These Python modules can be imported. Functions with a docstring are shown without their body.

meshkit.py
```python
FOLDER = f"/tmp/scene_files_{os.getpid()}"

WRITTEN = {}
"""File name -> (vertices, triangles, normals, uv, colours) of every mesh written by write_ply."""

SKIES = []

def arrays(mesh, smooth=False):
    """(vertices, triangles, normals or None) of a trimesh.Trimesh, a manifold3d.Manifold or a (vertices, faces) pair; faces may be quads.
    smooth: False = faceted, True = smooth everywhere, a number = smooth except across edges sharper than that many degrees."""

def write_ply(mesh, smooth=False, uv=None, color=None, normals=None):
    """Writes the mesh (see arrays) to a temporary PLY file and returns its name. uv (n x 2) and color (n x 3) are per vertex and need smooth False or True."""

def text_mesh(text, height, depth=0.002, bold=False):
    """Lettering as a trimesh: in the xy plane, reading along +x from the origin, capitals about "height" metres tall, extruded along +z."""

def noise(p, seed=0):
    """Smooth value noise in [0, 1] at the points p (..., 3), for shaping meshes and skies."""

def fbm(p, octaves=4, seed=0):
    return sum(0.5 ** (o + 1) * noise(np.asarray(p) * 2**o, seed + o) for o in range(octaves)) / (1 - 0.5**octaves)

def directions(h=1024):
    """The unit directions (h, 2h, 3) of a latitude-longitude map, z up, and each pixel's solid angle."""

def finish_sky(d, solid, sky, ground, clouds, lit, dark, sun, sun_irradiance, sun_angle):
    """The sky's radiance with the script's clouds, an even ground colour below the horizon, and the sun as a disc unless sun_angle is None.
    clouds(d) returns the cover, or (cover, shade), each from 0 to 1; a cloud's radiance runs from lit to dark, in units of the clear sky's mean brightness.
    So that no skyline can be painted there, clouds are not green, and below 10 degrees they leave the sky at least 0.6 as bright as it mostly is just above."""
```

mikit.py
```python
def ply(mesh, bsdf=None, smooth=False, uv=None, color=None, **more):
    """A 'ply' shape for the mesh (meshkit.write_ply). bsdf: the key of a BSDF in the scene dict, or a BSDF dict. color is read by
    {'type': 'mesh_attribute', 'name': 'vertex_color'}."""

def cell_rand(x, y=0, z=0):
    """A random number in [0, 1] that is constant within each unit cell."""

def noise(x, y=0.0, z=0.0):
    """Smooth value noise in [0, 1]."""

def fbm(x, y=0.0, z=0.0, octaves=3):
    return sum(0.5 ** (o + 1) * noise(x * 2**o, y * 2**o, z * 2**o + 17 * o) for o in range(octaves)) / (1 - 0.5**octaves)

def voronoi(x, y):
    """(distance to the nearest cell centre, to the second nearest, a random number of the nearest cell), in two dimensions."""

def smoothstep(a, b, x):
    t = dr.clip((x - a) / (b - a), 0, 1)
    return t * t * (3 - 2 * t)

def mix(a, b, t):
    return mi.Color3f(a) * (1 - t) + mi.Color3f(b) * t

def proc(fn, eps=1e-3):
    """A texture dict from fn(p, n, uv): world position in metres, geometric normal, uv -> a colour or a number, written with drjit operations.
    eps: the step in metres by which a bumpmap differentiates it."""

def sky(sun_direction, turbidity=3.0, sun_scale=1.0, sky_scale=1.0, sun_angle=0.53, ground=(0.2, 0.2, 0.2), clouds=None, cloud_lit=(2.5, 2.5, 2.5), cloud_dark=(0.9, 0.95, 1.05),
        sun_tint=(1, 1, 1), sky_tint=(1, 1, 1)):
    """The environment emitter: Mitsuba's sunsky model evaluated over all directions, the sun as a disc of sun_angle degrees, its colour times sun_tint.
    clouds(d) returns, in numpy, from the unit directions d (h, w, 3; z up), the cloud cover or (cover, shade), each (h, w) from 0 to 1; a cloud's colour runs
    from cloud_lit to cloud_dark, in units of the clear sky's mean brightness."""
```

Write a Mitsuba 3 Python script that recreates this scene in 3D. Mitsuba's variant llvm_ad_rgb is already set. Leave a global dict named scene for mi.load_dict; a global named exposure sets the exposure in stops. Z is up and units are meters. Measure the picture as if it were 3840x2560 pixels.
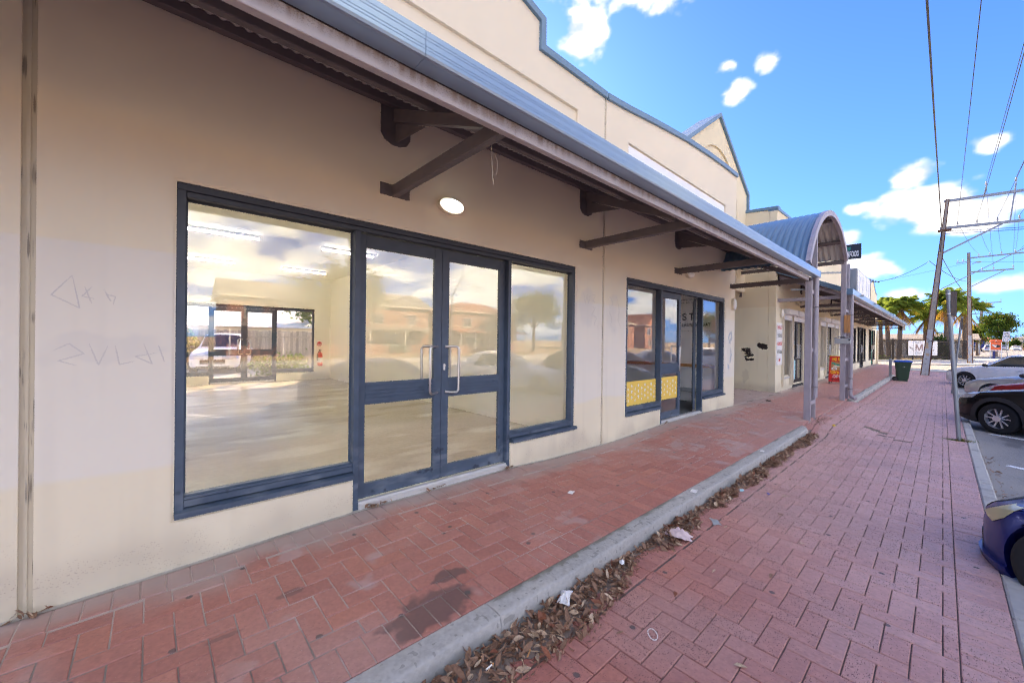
import math, random
import numpy as np, trimesh, drjit as dr, mitsuba as mi, mikit, meshkit
from manifold3d import Manifold, Mesh as MMesh
from shapely.geometry import Polygon, LineString, Point, box as sbox
from shapely.ops import unary_union
from shapely import affinity

rng = random.Random(7)
nr = np.random.default_rng(7)
T = mi.ScalarTransform4f
scene, labels, used = {}, {}, {}

# ------------------------------------------------------------------ camera, sky, exposure
YAW, PITCH, ROLL = math.radians(42.4216), math.radians(-0.1499), math.radians(0.7118)
fw = np.array([math.sin(YAW) * math.cos(PITCH), math.cos(YAW) * math.cos(PITCH), math.sin(PITCH)])
rt = np.array([math.cos(YAW), -math.sin(YAW), 0.0])
up = np.cross(rt, fw)
up2 = -rt * math.sin(ROLL) + up * math.cos(ROLL)
EYE = np.array([0.0, -3.45, 1.51])
scene['camera'] = {'type': 'perspective', 'fov': 104.906, 'fov_axis': 'x', 'near_clip': 0.05, 'far_clip': 6000.0,
                   'to_world': T().look_at(origin=EYE.tolist(), target=(EYE + fw).tolist(), up=up2.tolist())}
exposure = 3.55
SUN_EL, SUN_AZ = math.radians(32), math.radians(55)          # azimuth from +x (along the street) towards +y (behind the shops)
SUN = [math.cos(SUN_EL) * math.cos(SUN_AZ), math.cos(SUN_EL) * math.sin(SUN_AZ), math.sin(SUN_EL)]


def clouds(d):
    az = np.degrees(np.arctan2(d[..., 1], d[..., 0]))
    el = np.degrees(np.arcsin(np.clip(d[..., 2], -1, 1)))
    q = d[..., :2] / (d[..., 2:3] + 0.18)
    p = np.concatenate([q * 3.0, d[..., 2:3] * 2], -1)
    n = meshkit.fbm(p, 5, 3)
    n2 = meshkit.fbm(np.stack([az * 0.34, el * 0.55, az * 0], -1), 6, 11)
    # broken cumulus in the half of the sky away from the sun, and single clouds over the street
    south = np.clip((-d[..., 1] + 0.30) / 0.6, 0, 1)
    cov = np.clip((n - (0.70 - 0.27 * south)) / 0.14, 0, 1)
    field = np.zeros_like(az)
    for a, e, sa, se, s in ((34, 44.5, 11, 5.0, 1.15), (38, 37.5, 4.2, 3.4, .95), (27, 42, 7, 4, .9), (18.2, 29.0, 1.9, 1.2, .95), (19.6, 31.6, 1.6, .8, .62), (15.0, 31.0, 1.6, 1.3, .62),
                            (1.0, 13.6, 4.6, 2.5, 1.0), (-1.5, 12.6, 4.0, 2.0, .95), (2.0, 16.8, 2.0, 1.4, .95), (-2.8, 18.2, 1.5, .9, .85), (5.8, 14.6, 1.9, .9, .7), (7.2, 11.0, 1.6, 2.0, .95), (5.2, 8.4, 2.6, 1.6, .95),
                            (-4.5, 5.6, 5.5, 1.7, .72), (1.5, 5.2, 7.0, 1.0, .55), (-8, 9, 3, 2, .6)):
        field = np.maximum(field, s * np.exp(-((az - a) / sa) ** 2 - ((el - e) / se) ** 2))
    cov = np.where(az > 95, cov, cov * np.clip((-az - 8) / 10, 0, 1))
    c2 = np.clip((field * 1.25 + (n2 - 0.5) * 1.75 * np.clip(field * 3, 0, 1) - 0.50) / 0.60, 0, 1)
    c2 = c2 * c2 * (3 - 2 * c2)
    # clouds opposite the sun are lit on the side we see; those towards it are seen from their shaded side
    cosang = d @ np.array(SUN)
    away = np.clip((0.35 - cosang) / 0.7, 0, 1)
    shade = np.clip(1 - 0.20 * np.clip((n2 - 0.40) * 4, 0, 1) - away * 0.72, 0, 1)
    return np.maximum(cov, c2) * np.clip(el / 2.5, 0, 1), shade


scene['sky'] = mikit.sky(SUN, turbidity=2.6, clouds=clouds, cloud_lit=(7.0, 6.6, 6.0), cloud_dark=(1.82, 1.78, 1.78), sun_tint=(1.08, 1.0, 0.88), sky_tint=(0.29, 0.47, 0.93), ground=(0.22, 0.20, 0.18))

# ------------------------------------------------------------------ helpers


def free(key):
    n = used.get(key, -1) + 1
    used[key] = n
    return key if n == 0 else '%s_%03d' % (key, n)


def lab(key, label=None, cat=None, group=None, kind=None):
    d = {k: v for k, v in (('label', label), ('category', cat), ('group', group), ('kind', kind)) if v}
    if d:
        labels.setdefault(key, {}).update(d)


def thing(name, label, cat, group=None, kind=None):
    key = free(name)
    lab(key, label, cat, group, kind)
    return key


def add(name, mesh, mat, parent=None, smooth=False, label=None, cat=None, group=None, kind=None, uv=None, **more):
    key = free((parent + '__' if parent else '') + name)
    if isinstance(mesh, list):
        mesh = cat_(mesh)
    if isinstance(mesh, dict):
        scene[key] = {**mesh, **more}
    else:
        scene[key] = mikit.ply(mesh, mat, smooth=smooth, uv=uv, **more)
    lab(key, label, cat, group, kind)
    return key


def cat_(ms):
    vs, fs, n = [], [], 0
    for m in ms:
        v, f = np.asarray(m.vertices), np.asarray(m.faces)
        vs.append(v); fs.append(f + n); n += len(v)
    return trimesh.Trimesh(np.vstack(vs), np.vstack(fs), process=False)


def tm(v, f):
    f = np.asarray(f, int)
    if f.shape[1] == 4:
        f = np.vstack([f[:, [0, 1, 2]], f[:, [0, 2, 3]]])
    return trimesh.Trimesh(np.asarray(v, float), f, process=False)


def box(x0, x1, y0, y1, z0, z1, c=0.0):
    x0, x1, y0, y1, z0, z1 = min(x0, x1), max(x0, x1), min(y0, y1), max(y0, y1), min(z0, z1), max(z0, z1)
    if c <= 0:
        v = [[x, y, z] for x in (x0, x1) for y in (y0, y1) for z in (z0, z1)]
        f = [[0, 1, 3], [0, 3, 2], [4, 6, 7], [4, 7, 5], [0, 4, 5], [0, 5, 1], [2, 3, 7], [2, 7, 6], [0, 2, 6], [0, 6, 4], [1, 5, 7], [1, 7, 3]]
        return tm(v, f)
    c = min(c, (x1 - x0) * .45, (y1 - y0) * .45, (z1 - z0) * .45)
    pts = []
    for sx, x in ((1, x0), (-1, x1)):
        for sy, y in ((1, y0), (-1, y1)):
            for sz, z in ((1, z0), (-1, z1)):
                pts += [[x, y + sy * c, z + sz * c], [x + sx * c, y, z + sz * c], [x + sx * c, y + sy * c, z]]
    return frm(Manifold.hull_points(np.array(pts)))


def man(m):
    return Manifold(MMesh(vert_properties=np.asarray(m.vertices, np.float32), tri_verts=np.asarray(m.faces, np.uint32)))


def weld(m):
    m = trimesh.Trimesh(m.vertices, m.faces, process=True)
    m.merge_vertices()
    return m


def frm(M):
    m = M.to_mesh()
    return trimesh.Trimesh(np.array(m.vert_properties[:, :3]), np.array(m.tri_verts), process=False)


def xf(m, loc=(0, 0, 0), rotz=0.0, R=None, scale=None):
    v = np.asarray(m.vertices, float).copy()
    if scale is not None:
        v = v * np.asarray(scale)
    if R is not None:
        v = v @ np.asarray(R, float).T
    if rotz:
        c, s = math.cos(rotz), math.sin(rotz)
        v = v @ np.array([[c, -s, 0], [s, c, 0], [0, 0, 1]]).T
    f = np.asarray(m.faces)
    if scale is not None and np.prod(np.sign(np.ones(3) * scale)) < 0:
        f = f[:, ::-1]
    return tm(v + np.asarray(loc, float), f)


def basis(right, upv):
    r = np.asarray(right, float); r = r / np.linalg.norm(r)
    u = np.asarray(upv, float); u = u - r * (u @ r); u = u / np.linalg.norm(u)
    return np.stack([r, u, np.cross(r, u)], 1)


def ext(poly, axis, a, b):
    """shapely polygon extruded: axis y takes (x, z), axis x takes (y, z), axis z takes (x, y)"""
    ms = []
    for g in getattr(poly, 'geoms', [poly]):
        if g.is_empty or g.area < 1e-9:
            continue
        m = trimesh.creation.extrude_polygon(g, abs(b - a), engine='earcut')
        v, f = np.array(m.vertices), np.array(m.faces)
        v[:, 2] += min(a, b)
        if axis == 'y':
            v, f = v[:, [0, 2, 1]], f[:, ::-1]
        elif axis == 'x':
            v = v[:, [2, 0, 1]]
        ms.append(tm(v, f))
    return cat_(ms)


def tube(pts, r, n=8, cap=True):
    p = np.asarray(pts, float)
    t = np.gradient(p, axis=0)
    t /= np.linalg.norm(t, axis=1, keepdims=True) + 1e-12
    a = np.array([0, 0, 1.0]) if abs(t[0][2]) < .9 else np.array([1.0, 0, 0])
    frames = []
    for k in range(len(p)):
        a = a - t[k] * (a @ t[k]); a /= np.linalg.norm(a) + 1e-12
        frames.append((a.copy(), np.cross(t[k], a)))
    rr = np.broadcast_to(r, (len(p),))
    ang = np.arange(n) * 2 * np.pi / n
    v = np.vstack([p[k] + rr[k] * (np.cos(ang)[:, None] * frames[k][0] + np.sin(ang)[:, None] * frames[k][1]) for k in range(len(p))])
    f = []
    for k in range(len(p) - 1):
        for j in range(n):
            f.append([k * n + j, k * n + (j + 1) % n, (k + 1) * n + (j + 1) % n, (k + 1) * n + j])
    m = tm(v, f)
    if cap:
        c0, c1 = len(v), len(v) + 1
        ff = [[c0, (j + 1) % n, j] for j in range(n)] + [[c1, (len(p) - 1) * n + j, (len(p) - 1) * n + (j + 1) % n] for j in range(n)]
        m = tm(np.vstack([v, p[0], p[-1]]), np.vstack([m.faces, ff]))
    return m


def bar(p, q, w, h, upv=(0, 0, 1), c=0.0):
    """box from p to q, w across, h along upv"""
    p, q = np.asarray(p, float), np.asarray(q, float)
    L = np.linalg.norm(q - p)
    B = basis(q - p, upv)                     # right = along, up, normal
    return xf(box(0, L, -h / 2, h / 2, -w / 2, w / 2, c), p, R=B)


def lathe(prof, n=24, axis='z'):
    prof = np.asarray(prof, float)
    ang = np.arange(n) * 2 * np.pi / n
    k = len(prof)
    v = np.stack([np.outer(np.cos(ang), prof[:, 0]), np.outer(np.sin(ang), prof[:, 0]), np.outer(np.ones(n), prof[:, 1])], -1).reshape(-1, 3)
    f = []
    for i in range(n):
        for j in range(k - 1):
            a, b = i * k + j, ((i + 1) % n) * k + j
            f.append([a, b, b + 1, a + 1])
    m = tm(v, f)
    if axis == 'y':
        m = xf(m, R=[[1, 0, 0], [0, 0, 1], [0, -1, 0]])
    elif axis == 'x':
        m = xf(m, R=[[0, 0, 1], [0, 1, 0], [-1, 0, 0]])
    return m


def ring(poly_out, poly_in):
    return poly_out.difference(poly_in)


def text(s, h, loc, right=(1, 0, 0), upv=(0, 0, 1), depth=.003, bold=False, squeeze=1.0, slant=0.0):
    m = meshkit.text_mesh(s, h, depth, bold)
    v = np.array(m.vertices)
    v[:, 0] = v[:, 0] * squeeze + v[:, 1] * slant
    return xf(tm(v, m.faces), loc, R=basis(right, upv))


def width(s, h, bold=False, squeeze=1.0):
    return float(np.ptp(np.asarray(meshkit.text_mesh(s, h, .002, bold).vertices)[:, 0])) * squeeze


def stroke(pts, w, z0=0.0, t=0.002, jag=0.0, seed=0):
    """a painted brush stroke as a thin ribbon in the plane (x, y), lying between heights z0 and z0 + t"""
    r = np.random.default_rng(seed)
    ls = LineString(pts)
    n = max(6, int(ls.length / (w * .35)))
    L, R = [], []
    for k in range(n + 1):
        s = ls.length * k / n
        a, b = ls.interpolate(max(0, s - .01)), ls.interpolate(min(ls.length, s + .01))
        d = np.array([b.x - a.x, b.y - a.y]); d /= np.linalg.norm(d) + 1e-9
        c = ls.interpolate(s)
        e = min(1, .35 + 3 * min(k, n - k) / n)
        L.append((c.x - d[1] * w * .5 * e * (1 + jag * r.uniform(-1, 1)), c.y + d[0] * w * .5 * e * (1 + jag * r.uniform(-1, 1))))
        R.append((c.x + d[1] * w * .5 * e * (1 + jag * r.uniform(-1, 1)), c.y - d[0] * w * .5 * e * (1 + jag * r.uniform(-1, 1))))
    return Polygon(L + R[::-1]).buffer(0)


def grid_sheet(xs, ys, zfun):
    X, Y = np.meshgrid(xs, ys, indexing='ij')
    Z = zfun(X, Y)
    nx, ny = len(xs), len(ys)
    i, j = np.meshgrid(np.arange(nx - 1), np.arange(ny - 1), indexing='ij')
    q = np.stack([i * ny + j, (i + 1) * ny + j, (i + 1) * ny + j + 1, i * ny + j + 1], -1).reshape(-1, 4)
    if (xs[-1] - xs[0]) * (ys[-1] - ys[0]) < 0:
        q = q[:, ::-1]
    return tm(np.stack([X, Y, Z], -1).reshape(-1, 3), q)


# ------------------------------------------------------------------ materials


def pr(name, color, rough=.6, metallic=0.0, spec=.4, two=True, **kw):
    c = color if isinstance(color, dict) else {'type': 'rgb', 'value': list(color)}
    b = {'type': 'principled', 'base_color': c, 'roughness': rough, 'metallic': metallic, 'specular': spec, **kw}
    scene[name] = {'type': 'twosided', 'bsdf': b} if two else b
    return name


N, FB, SS, MIX, CR = mikit.noise, mikit.fbm, mikit.smoothstep, mikit.mix, mikit.cell_rand
def blob(x, y, cx, cy, rx, ry, wob, k=1.0):
    d = dr.sqrt(dr.square((x - cx) / rx) + dr.square((y - cy) / ry))
    return 1 - SS(.75, 1.15, d + (wob - .5) * 1.1 * k)


def f_paver(p, n, uv):
    x, y = p.x, p.y
    r, s = uv.x, uv.y
    c = MIX((.37, .145, .115), (.41, .18, .148), r)
    c = MIX(c, (.32, .13, .11), SS(.82, .9, s) * .5)
    c = MIX(c, (.44, .18, .13), (1 - SS(.06, .12, s)) * .5)
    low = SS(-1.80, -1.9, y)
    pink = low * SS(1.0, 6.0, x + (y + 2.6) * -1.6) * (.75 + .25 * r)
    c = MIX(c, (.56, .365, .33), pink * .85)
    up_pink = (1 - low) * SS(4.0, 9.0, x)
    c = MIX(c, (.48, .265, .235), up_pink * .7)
    big = FB(x * 1.3, y * 1.3, 3.1)
    c = MIX(c, (.40, .25, .23), SS(.50, .78, big) * .5)
    fine = FB(x * 60, y * 60, 1.7)
    c = c * (.80 + .42 * fine)
    pit = N(x * 95, y * 260, s * 40)
    c = MIX(c, (.16, .085, .075), SS(.74, .84, pit) * (.25 + .55 * low))
    chip = N(x * 150, y * 190, 9.3)
    c = MIX(c, (.50, .42, .40), SS(.83, .93, chip) * .5 * (1 - .6 * low))
    dust = (1 - low) * SS(-.50, -.02, y + (FB(x * 3, y * 3, 8.0) - .5) * .5)
    c = MIX(c, (.40, .345, .32), dust * .75)
    w = FB(x * 9, y * 9, 5.5)
    st = blob(x, y, 1.24, -1.47, .25, .15, w, 1.6)
    st = dr.maximum(st, blob(x, y, 1.45, -1.28, .13, .06, w, 1.8))
    st = dr.maximum(st, blob(x, y, 1.02, -1.56, .09, .05, w, 1.5))
    st = dr.maximum(st, blob(x, y, .62, -.80, .07, .03, w, 1.5) * .7)
    st = dr.maximum(st, blob(x, y, .28, -.95, .08, .02, w, 1.5) * .6)
    c = MIX(c, (.085, .06, .062), st * .72)
    d1, d2, wh = mikit.voronoi(x * 2.1 + 7.3, y * 2.1)
    gum = (1 - SS(.030, .042, d1)) * SS(.55, .6, wh)
    c = MIX(c, (.07, .07, .075), gum * .8)
    ef = SS(.60, .72, FB(x * 4.0, y * 4.0, 21.0)) * SS(.3, .62, N(x * 1.1, y * 1.1, 3.0)) * (1 - low)
    c = MIX(c, (.47, .38, .37), ef * .45)
    return c


def f_sand(p, n, uv):
    k = FB(p.x * 40, p.y * 40, .4)
    c = MIX((.38, .30, .27), (.50, .43, .39), k)
    lo = MIX((.14, .105, .09), (.25, .20, .175), k)
    c = MIX(c, lo, 1 - SS(-1.8, -1.7, p.y))
    return MIX(c, (.11, .095, .085), SS(.5, .75, N(p.x * 2.2, p.y * 2.2, 7.0)) * .6)


def wallbase(p, tan, cream, grey, low, high, dirtz):
    x, y, z = p.x, p.y, p.z
    k = FB(x * 1.1 + y, z * 1.1, 2.2)
    c = MIX(cream, tan, SS(1.9, 2.75, z))
    edge = (N(x * 2.0, 4.4, y * 2.0) - .5) * .16
    band = SS(low, low + .05, z + edge) * (1 - SS(high - .012, high + .012, z + edge * .18))
    c = MIX(c, grey, band * .8)
    c = c * (.955 + .09 * k)
    drip = FB(x * 9 + y * 9, z * .5, 6.1)
    c = MIX(c, c * .84, SS(.55, .8, drip) * (1 - SS(.2, 3.4, z)) * .35)
    sp = N(x * 140, y * 140, z * 140)
    near = 1 - SS(.02, .34, z + (FB(x * 2.3 + y, 1.0, 4.0) - .5) * .42)
    c = MIX(c, (.40, .31, .22), SS(.74, .90, sp) * SS(.45, .7, N(x * 9, y * 9, z * 9)) * near * .6)
    c = MIX(c, (.42, .36, .29), near * near * .40)
    return c


def f_wall(p, n, uv):
    c = wallbase(p, (.76, .67, .52), (.76, .69, .53), (.735, .70, .63), .62, 2.06, 0)
    # soft smudges where scribbles were rubbed off the paint
    for cx, cz, rx, rz in ((-.23, 1.42, .26, .10), (5.25, 1.95, .16, .30), (4.62, 1.98, .16, .28), (10.2, 1.3, .12, .4)):
        c = MIX(c, (.60, .58, .555), blob(p.x, p.z, cx, cz, rx, rz, FB(p.x * 6, p.z * 6, 1.0), 1.2) * .28)
    return c


def f_wall2(p, n, uv):
    c = wallbase(p, (.72, .635, .455), (.75, .69, .51), (.77, .72, .55), -.5, 2.69, 0)
    return MIX(c, (.30, .28, .22), blob(p.y, p.z, .95, .42, .10, .22, FB(p.y * 8, p.z * 8, 1.0), 1.3) * .22)


def f_seal(p, n, uv):
    k = FB(p.x * 30, p.z * 4, .5)
    c = MIX((.50, .44, .33), (.60, .55, .43), k)
    return MIX(c, (.16, .14, .12), SS(.62, .78, FB(p.x * 60, p.z * 5.0, 2.0)) * .8)


def f_navy(p, n, uv):
    k = FB(p.x * 9, p.y * 9, p.z * 9)
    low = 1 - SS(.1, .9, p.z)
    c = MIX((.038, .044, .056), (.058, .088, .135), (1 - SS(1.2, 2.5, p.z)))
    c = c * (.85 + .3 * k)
    c = MIX(c, (.20, .235, .28), SS(.45, .75, FB(p.x * 5, p.y * 5, p.z * 14)) * low * .5)
    return MIX(c, (.015, .025, .045), SS(.66, .78, FB(p.x * 16, p.y * 16, p.z * 11 + 3)) * low * .8)


def f_kerb(p, n, uv):
    x, y, z = p.x, p.y, p.z
    k = FB(x * 2.2, y * 2.2, z * 4)
    c = MIX((.32, .315, .305), (.43, .42, .40), k)
    c = c * (.82 + .36 * FB(x * 55, y * 55, z * 55))
    damp = 1 - SS(.0, .07, (z + .185) - (FB(x * 4.5, 3.0, 1.0) - .45) * .13)
    c = MIX(c, (.21, .22, .22), damp * (1 - SS(-1.765, -1.745, y)) * .75)
    moss = SS(-1.685, -1.64, y + (FB(x * 14, y * 14, 2.0) - .5) * .07)
    c = MIX(c, (.135, .13, .10), moss * .75 * SS(.3, .55, FB(x * 1.6, 7.0, 2.0)))
    return MIX(c, (.11, .11, .10), SS(.78, .86, N(x * 40, y * 40, z * 20)) * .4)


def f_conc(p, n, uv):
    c = MIX((.37, .355, .32), (.47, .455, .42), FB(p.x * .9, p.y * .9, 1.2))
    c = c * (.85 + .3 * FB(p.x * 22, p.y * 22, p.z * 22))
    return MIX(c, (.21, .20, .175), SS(.62, .75, FB(p.x * 5, p.y * 5, p.z * 5)) * .4)


def f_asphalt(p, n, uv):
    k = FB(p.x * .55, p.y * .55, 1.0)
    c = MIX((.20, .195, .185), (.28, .27, .255), k)
    c = c * (.70 + .6 * N(p.x * 120, p.y * 120, 4.0))
    c = MIX(c, (.36, .33, .29), SS(-4.6, -3.9, p.y + (FB(p.x * 2, p.y * 2, 3.0) - .5) * .8) * .55)
    return MIX(c, (.07, .07, .07), SS(.63, .75, FB(p.x * .8, p.y * 1.6, 9.0)) * .5)


def f_floor(p, n, uv):
    k = FB(p.x * .8, p.y * 1.4, 5.0)
    c = MIX((.33, .285, .215), (.46, .42, .345), k)
    c = MIX(c, (.55, .53, .47), SS(.52, .7, FB(p.x * .7 + 4, p.y * 1.8, 2.0)) * .6)
    c = MIX(c, (.24, .19, .13), SS(.60, .78, FB(p.x * 1.3, p.y * 2.6, 12.0)) * .5)
    return c * (.9 + .2 * FB(p.x * 26, p.y * 40, 1.0))


def f_lilac(p, n, uv):
    x, y, z = p.x, p.y, p.z
    k = FB(x * 7, y * 7, z * 7)
    c = MIX((.30, .275, .31), (.40, .365, .40), k)
    drip = FB(x * 30, y * 30, z * 1.2)
    return MIX(c, (.22, .20, .22), SS(.55, .75, drip) * .4)


def f_rustbeam(p, n, uv):
    x, z = p.x, p.z
    c = MIX((.37, .335, .345), (.47, .43, .43), FB(x * 5, z * 5, 1.0))
    streak = FB(x * 34, z * 2.0, 3.0)
    top = SS(2.815, 2.888, z + (FB(x * 3.0, 1.0, 2.0) - .5) * .05)
    c = MIX(c, (.20, .125, .085), top * (.25 + .75 * SS(.3, .7, streak)) * .75)
    speck = N(x * 260, z * 260, 5.0)
    return MIX(c, (.15, .10, .075), SS(.62, .85, speck) * top * .5)


def f_brownsteel(p, n, uv):
    return MIX((.115, .098, .102), (.165, .145, .148), FB(p.x * 10, p.y * 10, p.z * 10))


def f_galv(p, n, uv):
    return MIX((.24, .265, .28), (.34, .365, .38), FB(p.x * 14, p.y * 14, p.z * 4))


def f_leaf(p, n, uv):
    r = uv.x
    c = MIX((.17, .095, .06), (.34, .21, .14), r)
    c = MIX(c, (.52, .40, .28), SS(.78, .95, r))
    c = MIX(c, (.21, .075, .04), SS(.30, .38, uv.y) * (1 - SS(.38, .46, uv.y)))
    return c * (.75 + .5 * N(p.x * 130, p.y * 130, p.z * 130))


def f_green(p, n, uv):
    c = MIX((.045, .085, .020), (.13, .20, .035), uv.x)
    c = MIX(c, (.30, .19, .03), SS(.60, .72, uv.y))
    return MIX(c, (.28, .085, .025), SS(.80, .90, uv.y))


def f_palm(p, n, uv):
    c = MIX((.10, .17, .03), (.36, .46, .09), uv.x)
    c = MIX(c, (.62, .52, .08), SS(.50, .70, uv.y))
    return MIX(c, (.42, .24, .11), SS(.80, .88, uv.y))


def f_bark(p, n, uv):
    return MIX((.075, .06, .05), (.20, .17, .145), FB(p.x * 12, p.y * 12, p.z * 5))


def f_brick(p, n, uv):
    u = p.x + p.y
    row = dr.floor(p.z / .086)
    bx = (u + .12 * (row - 2 * dr.floor(row / 2))) / .24
    fx, fz = bx - dr.floor(bx), p.z / .086 - row
    mort = dr.maximum(SS(.955, .97, fx), SS(.88, .9, fz))
    c = MIX((.27, .115, .075), (.40, .19, .125), CR(dr.floor(bx), row, 1))
    return MIX(c, (.42, .39, .35), mort)


def f_stobie(p, n, uv):
    c = MIX((.25, .22, .19), (.36, .325, .285), FB(p.x * 3 + p.y * 3, p.z * .9, 1.0))
    blue = 1 - SS(2.40, 2.44, p.z)
    c = MIX(c, MIX((.36, .39, .42), (.47, .50, .52), FB(p.y * 8, p.z * 6, 3.0)), blue * SS(.2, .3, FB(p.y * 5, p.z * 4, 5.0) + .08))
    c = MIX(c, (.50, .36, .22), SS(.66, .72, FB(p.y * 7, p.z * 5, 9.0)) * blue)
    return c * (.8 + .4 * FB(p.x * 30, p.y * 30, p.z * 30))


def f_rust(p, n, uv):
    return MIX((.075, .035, .022), (.17, .085, .05), FB(p.x * 6, p.y * 6, p.z * 5))


def f_dirt(p, n, uv):
    c = MIX((.24, .18, .12), (.38, .29, .20), FB(p.x * .5, p.y * .5, 1.0))
    return MIX(c, (.10, .13, .05), SS(.5, .65, FB(p.x * .2, p.y * .2, 4.0)) * .6)


def f_fence(p, n, uv):
    c = MIX((.30, .27, .235), (.46, .42, .37), uv.x)
    return c * (.75 + .5 * FB(p.x * 25, p.y * 25, p.z * 2))


def f_trowel(p, n, uv):
    return FB(p.x * 14 + p.y * 14, p.z * 22, 1.0) + .35 * N(p.x * 90, p.y * 90, p.z * 90)


PX = mikit.proc
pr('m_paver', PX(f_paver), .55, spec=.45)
pr('m_sand', PX(f_sand), .95, spec=.1)
pr('m_wall', PX(f_wall), .8, spec=.25)
scene['m_wall'] = {'type': 'twosided', 'bsdf': {'type': 'bumpmap', 'tex': PX(f_trowel, 2e-3), 'scale': .0035, 'inner': scene['m_wall']['bsdf']}}
pr('m_wall2', PX(f_wall2), .8, spec=.25)
pr('m_seal', PX(f_seal), .75, spec=.2)
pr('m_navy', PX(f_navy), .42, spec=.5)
pr('m_kerb', PX(f_kerb), .85, spec=.2)
pr('m_conc', PX(f_conc), .85, spec=.2)
pr('m_asphalt', PX(f_asphalt), .85, spec=.25)
pr('m_floor', PX(f_floor), .33, spec=.5)
pr('m_lilac', PX(f_lilac), .45, spec=.5)
pr('m_rustbeam', PX(f_rustbeam), .5, spec=.4)
pr('m_brown', PX(f_brownsteel), .5, spec=.4)
pr('m_galv', PX(f_galv), .45, metallic=.45, spec=.5)
pr('m_leaf', PX(f_leaf), .7, spec=.3)
pr('m_bark', PX(f_bark), .9, spec=.1)
pr('m_brick', PX(f_brick), .9, spec=.15)
pr('m_stobie', PX(f_stobie), .85, spec=.2)
pr('m_rust', PX(f_rust), .8, spec=.2)
pr('m_dirt', PX(f_dirt), .95, spec=.1)
pr('m_paling', PX(f_fence), .9, spec=.1)
scene['m_green'] = {'type': 'principledthin', 'base_color': PX(f_green), 'roughness': .55, 'diff_trans': .9, 'spec_trans': 0.0}
scene['m_palm'] = {'type': 'principledthin', 'base_color': PX(f_palm), 'roughness': .45, 'diff_trans': 1.1, 'spec_trans': 0.0}
scene['m_glass'] = {'type': 'thindielectric', 'int_ior': 1.9, 'ext_ior': 1.0}
pr('m_gutter', (.26, .37, .49), .22, metallic=.35, spec=.8)
pr('m_roofblue', (.125, .215, .315), .32, metallic=.2, spec=.6)
pr('m_underside', (.50, .49, .47), .6, spec=.3)
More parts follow.
